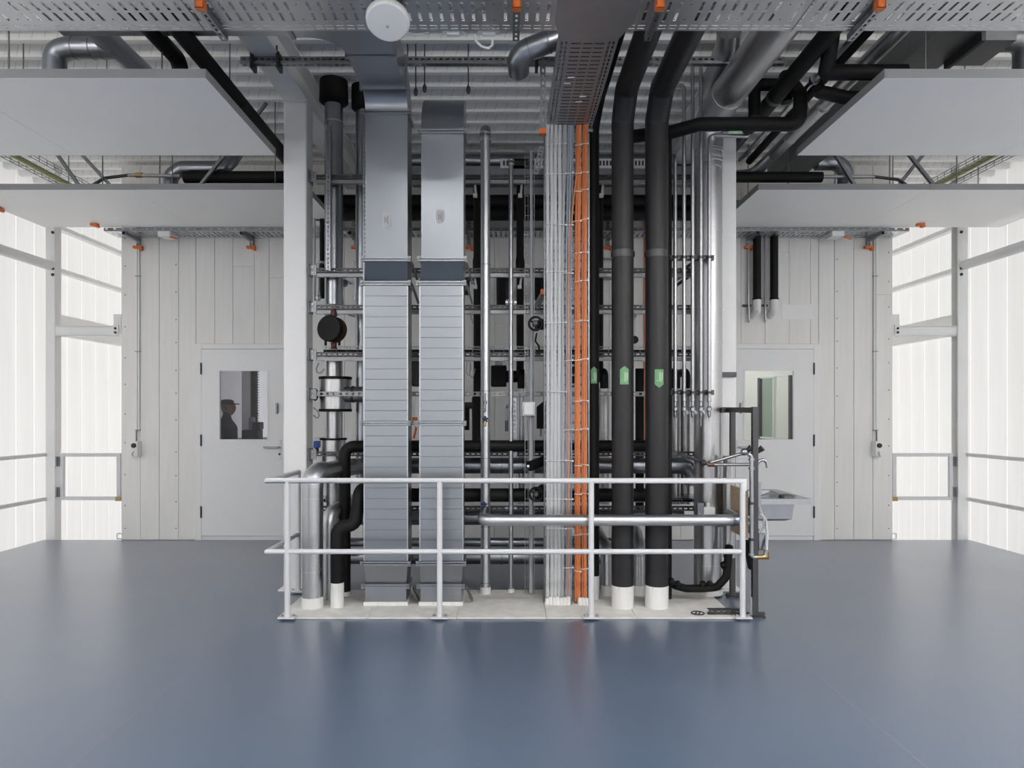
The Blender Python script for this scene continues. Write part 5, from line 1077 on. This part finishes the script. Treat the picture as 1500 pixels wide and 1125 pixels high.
for s_, nm in ((-1, 'left'), (1, 'right')):
    R = thing('wire_basket', 'wire basket with yellow cables above the %s panels' % nm, 'cable basket'); xx = s_*5.05; z = 4.28
    for dx in (-.15, -.05, .05, .15): obj('long_wire', MB().cyl((xx+dx, 5.5, z), (xx+dx, 8.6, z), .004, 6), GALV, R)
    for dz in (.03, .06):
        for dx in (-.15, .15): obj('long_wire', MB().cyl((xx+dx, 5.5, z+dz), (xx+dx, 8.6, z+dz), .004, 6), GALV, R)
    y = 5.6
    while y < 8.6: obj('cross_wire', MB().tube([(xx-.15, y, z+.06), (xx-.15, y, z), (xx+.15, y, z), (xx+.15, y, z+.06)], .004, 6), GALV, R); y += .12
    one('yellow_cable', 'yellow cables in the basket above the %s panels' % nm, 'cable', MB().tube([(xx-.05, 5.5, z+.02), (xx-.03, 7, z+.02), (xx-.05, 8.6, z+.02)], .03, 8), YELLOW)
    one('amber_lamp', 'amber plastic block beside the %s wire basket' % nm, 'block', MB().box(xx-.24, xx-.17, 6.4, 6.5, z-.02, z+.07), AMBER, bevel=.008)
    m = MB(); strut(m, (s_*5.45, 7.0, 3.98), (s_*5.45, 7.0, 4.85), (0, -1, 0)); one('slotted_post', 'upright slotted hanger above the outer %s panel' % nm, 'post', m, GALVD, solid=.003)
    m = MB(); strut(m, (s_*2.6, 8.6, 4.30), (s_*5.0, 8.6, 4.30), (0, -1, 0)); one('wall_rail', 'slotted rail high on the back wall above the %s panels' % nm, 'rail', m, GALV, solid=.003)
# right side
run('insulated_pipe', 'black level pipe bending from the charcoal risers across the right column', [at(925, 200, 6.05), at(985, 193, 5.85), at(1025, 182, 5.70), at(1171, 182, 5.55), at(1173, 140, 5.55), at(1160, 122, 5.9), at(1150, 112, 6.3)], .056, BLACK, bend=.07)
R = thing('insulated_pipe', 'black inverted U pipe loop behind the level pipe at the right', 'pipe'); obj('loop', MB().tube([at(1105, 172, 5.8), at(1105, 131, 5.8), at(1113, 124, 5.8), at(1140, 124, 5.8), at(1150, 132, 5.8), at(1152, 150, 5.8)], .05, 16, bend=.04), BLACK, R)
c = at(1072, 194, 5.56); R = thing('pipe_sticker', 'small green sticker under the black level pipe', 'sticker'); obj('sheet', MB().prism([(c.x-.03, c.z-.004), (c.x+.1, c.z-.004), (c.x+.085, c.z+.018), (c.x-.015, c.z+.018)], 5.575, 5.58), mat('pale_green', (.25, .42, .27), .5), R)
R = thing('insulated_pipe', 'thick black pipe running back above the right column', 'pipe'); obj('run', MB().cyl((2.25, 4.4, 4.30), (2.25, 6.3, 4.29), .066, 18), BLACK, R); obj('rear_run', MB().cyl((2.25, 5.75, 4.295), (2.25, 7.2, 4.28), .058, 18), CHARC, R); obj('end_collar', MB().band((2.25, 5.72, 4.295), Y3, .066, .05, .006, 18), CHARC2, R)
run('insulated_pipe', 'black pipe dropping and turning to the right panel corner, upper', [(2.36, 4.95, 4.40), (2.36, 5.02, 4.20), (2.36, 5.05, 4.165), (2.95, 5.05, 4.165)], .056, BLACK, bend=.08)
run('insulated_pipe', 'black pipe elbow below the upper one at the right panel corner', [(2.38, 5.22, 4.13), (2.40, 5.24, 3.99+.12), (2.62, 5.28, 4.085), (2.9, 5.3, 4.085)], .05, BLACK, bend=.06)
R = thing('steel_tube', 'thin silver tube running back between black pipes at the right ceiling', 'pipe'); obj('run', MB().cyl((2.46, 4.4, 4.31), (2.46, 7.2, 4.31), .022, 12), SMOOTHAL, R); obj('clamp', MB().band((2.46, 5.45, 4.31), Y3, .022, .03, .02, 12), GALV, R)
run('insulated_pipe', 'slim black pipe beside the thin silver tube at the right ceiling', [(2.56, 4.4, 4.36), (2.56, 7.2, 4.30)], .036, BLACK, bend=0)
R = thing('spiral_duct', 'silver pipe running back along the right ceiling with crimped elbow', 'pipe'); obj('run', MB().tube([(2.74, 4.4, 4.32), (2.74, 7.0, 4.30), (2.62, 7.25, 4.18), (2.3, 7.3, 4.16), (2.0, 7.3, 4.16)], .06, 18, bend=.12), SMOOTHAL, R)
for y in (5.9, 6.6): obj('seam_band', MB().band((2.74, y, 4.30), Y3, .06, .012, .004, 18), SMOOTHAL, R)
R = thing('rectangular_duct', 'dark rectangular duct running back above the near right panel', 'duct'); obj('main_run', MB().box(2.98, 3.30, 4.4, 7.8, 4.28, 4.56), GALVD, R); obj('branch', MB().box(3.302, 3.55, 4.75, 5.1, 4.24, 4.50), GALVD, R); obj('flange', MB().box(3.285, 3.315, 4.72, 5.13, 4.22, 4.52), DARKMET_SHADE, R)
R = thing('spiral_duct', 'dark round duct elbow turning down to the near right panel', 'duct'); obj('run', MB().tube([(3.55, 5.0, 4.38), (3.75, 5.0, 4.38), (3.82, 5.02, 4.34), (3.82, 5.02, 4.05)], .085, 22, bend=.14), GALVD, R); obj('collar', MB().band((3.82, 5.02, 4.06), Z3, .085, .05, .008, 22), BLACK, R)
R = thing('spiral_duct', 'silver round duct with black collar between the right panels', 'duct'); yy = 7.3; obj('run', MB().tube([(3.31, yy, 4.32), (3.52, yy, 4.32), (3.62, yy, 4.26), (3.62, yy, 4.03)], .08, 20, bend=.12), GALV, R); obj('collar', MB().band((3.62, yy, 4.04), Z3, .08, .05, .01, 20), BLACK, R)
R = thing('insulated_pipe', 'black level pipe with steel fittings between the right panels', 'pipe'); obj('run', MB().cyl((2.2, 7.15, 4.115), (3.30, 7.15, 4.115), .055, 16), BLACK, R); obj('fittings', MB().cyl((3.30, 7.15, 4.12), (3.85, 7.15, 4.12), .02, 10), STAIN, R); obj('hose', MB().tube([(3.85, 7.15, 4.12), (4.1, 7.15, 4.09), (4.25, 7.2, 4.03)], .016, 10, bend=.1), DARKMET_SHADE, R)
for k, (xa, xb) in enumerate(((3.62, 3.35), (4.55, 4.2), (4.15, 4.5))): one('slotted_diagonal', 'dark slotted diagonal hanger between the right panels, %s from the left' % ('first', 'third', 'second')[k], 'brace', MB().bar((xa, 7.1+k*.12, 4.014), (xb+(xb-xa), 7.1+k*.12, 4.88), .035, .03), GALVD)
# silver duct elbow at the top centre
R = thing('spiral_duct', 'silver round duct elbow hanging under the ceiling left of the branch tray', 'duct')
obj('run', MB().tube([at(835, 48, 5.25), at(800, 62, 5.25), at(757, 80, 5.3), at(760, 105, 5.47)], .085, 22, bend=.12, bn=8), GALV, R)
for p, q in ((at(803, 61, 5.25), at(757, 80, 5.3)), (at(775, 73, 5.28), at(757, 80, 5.3))): obj('seam_band', MB().band(p, q-p, .085, .012, .004, 22), GALVD, R)
settle()
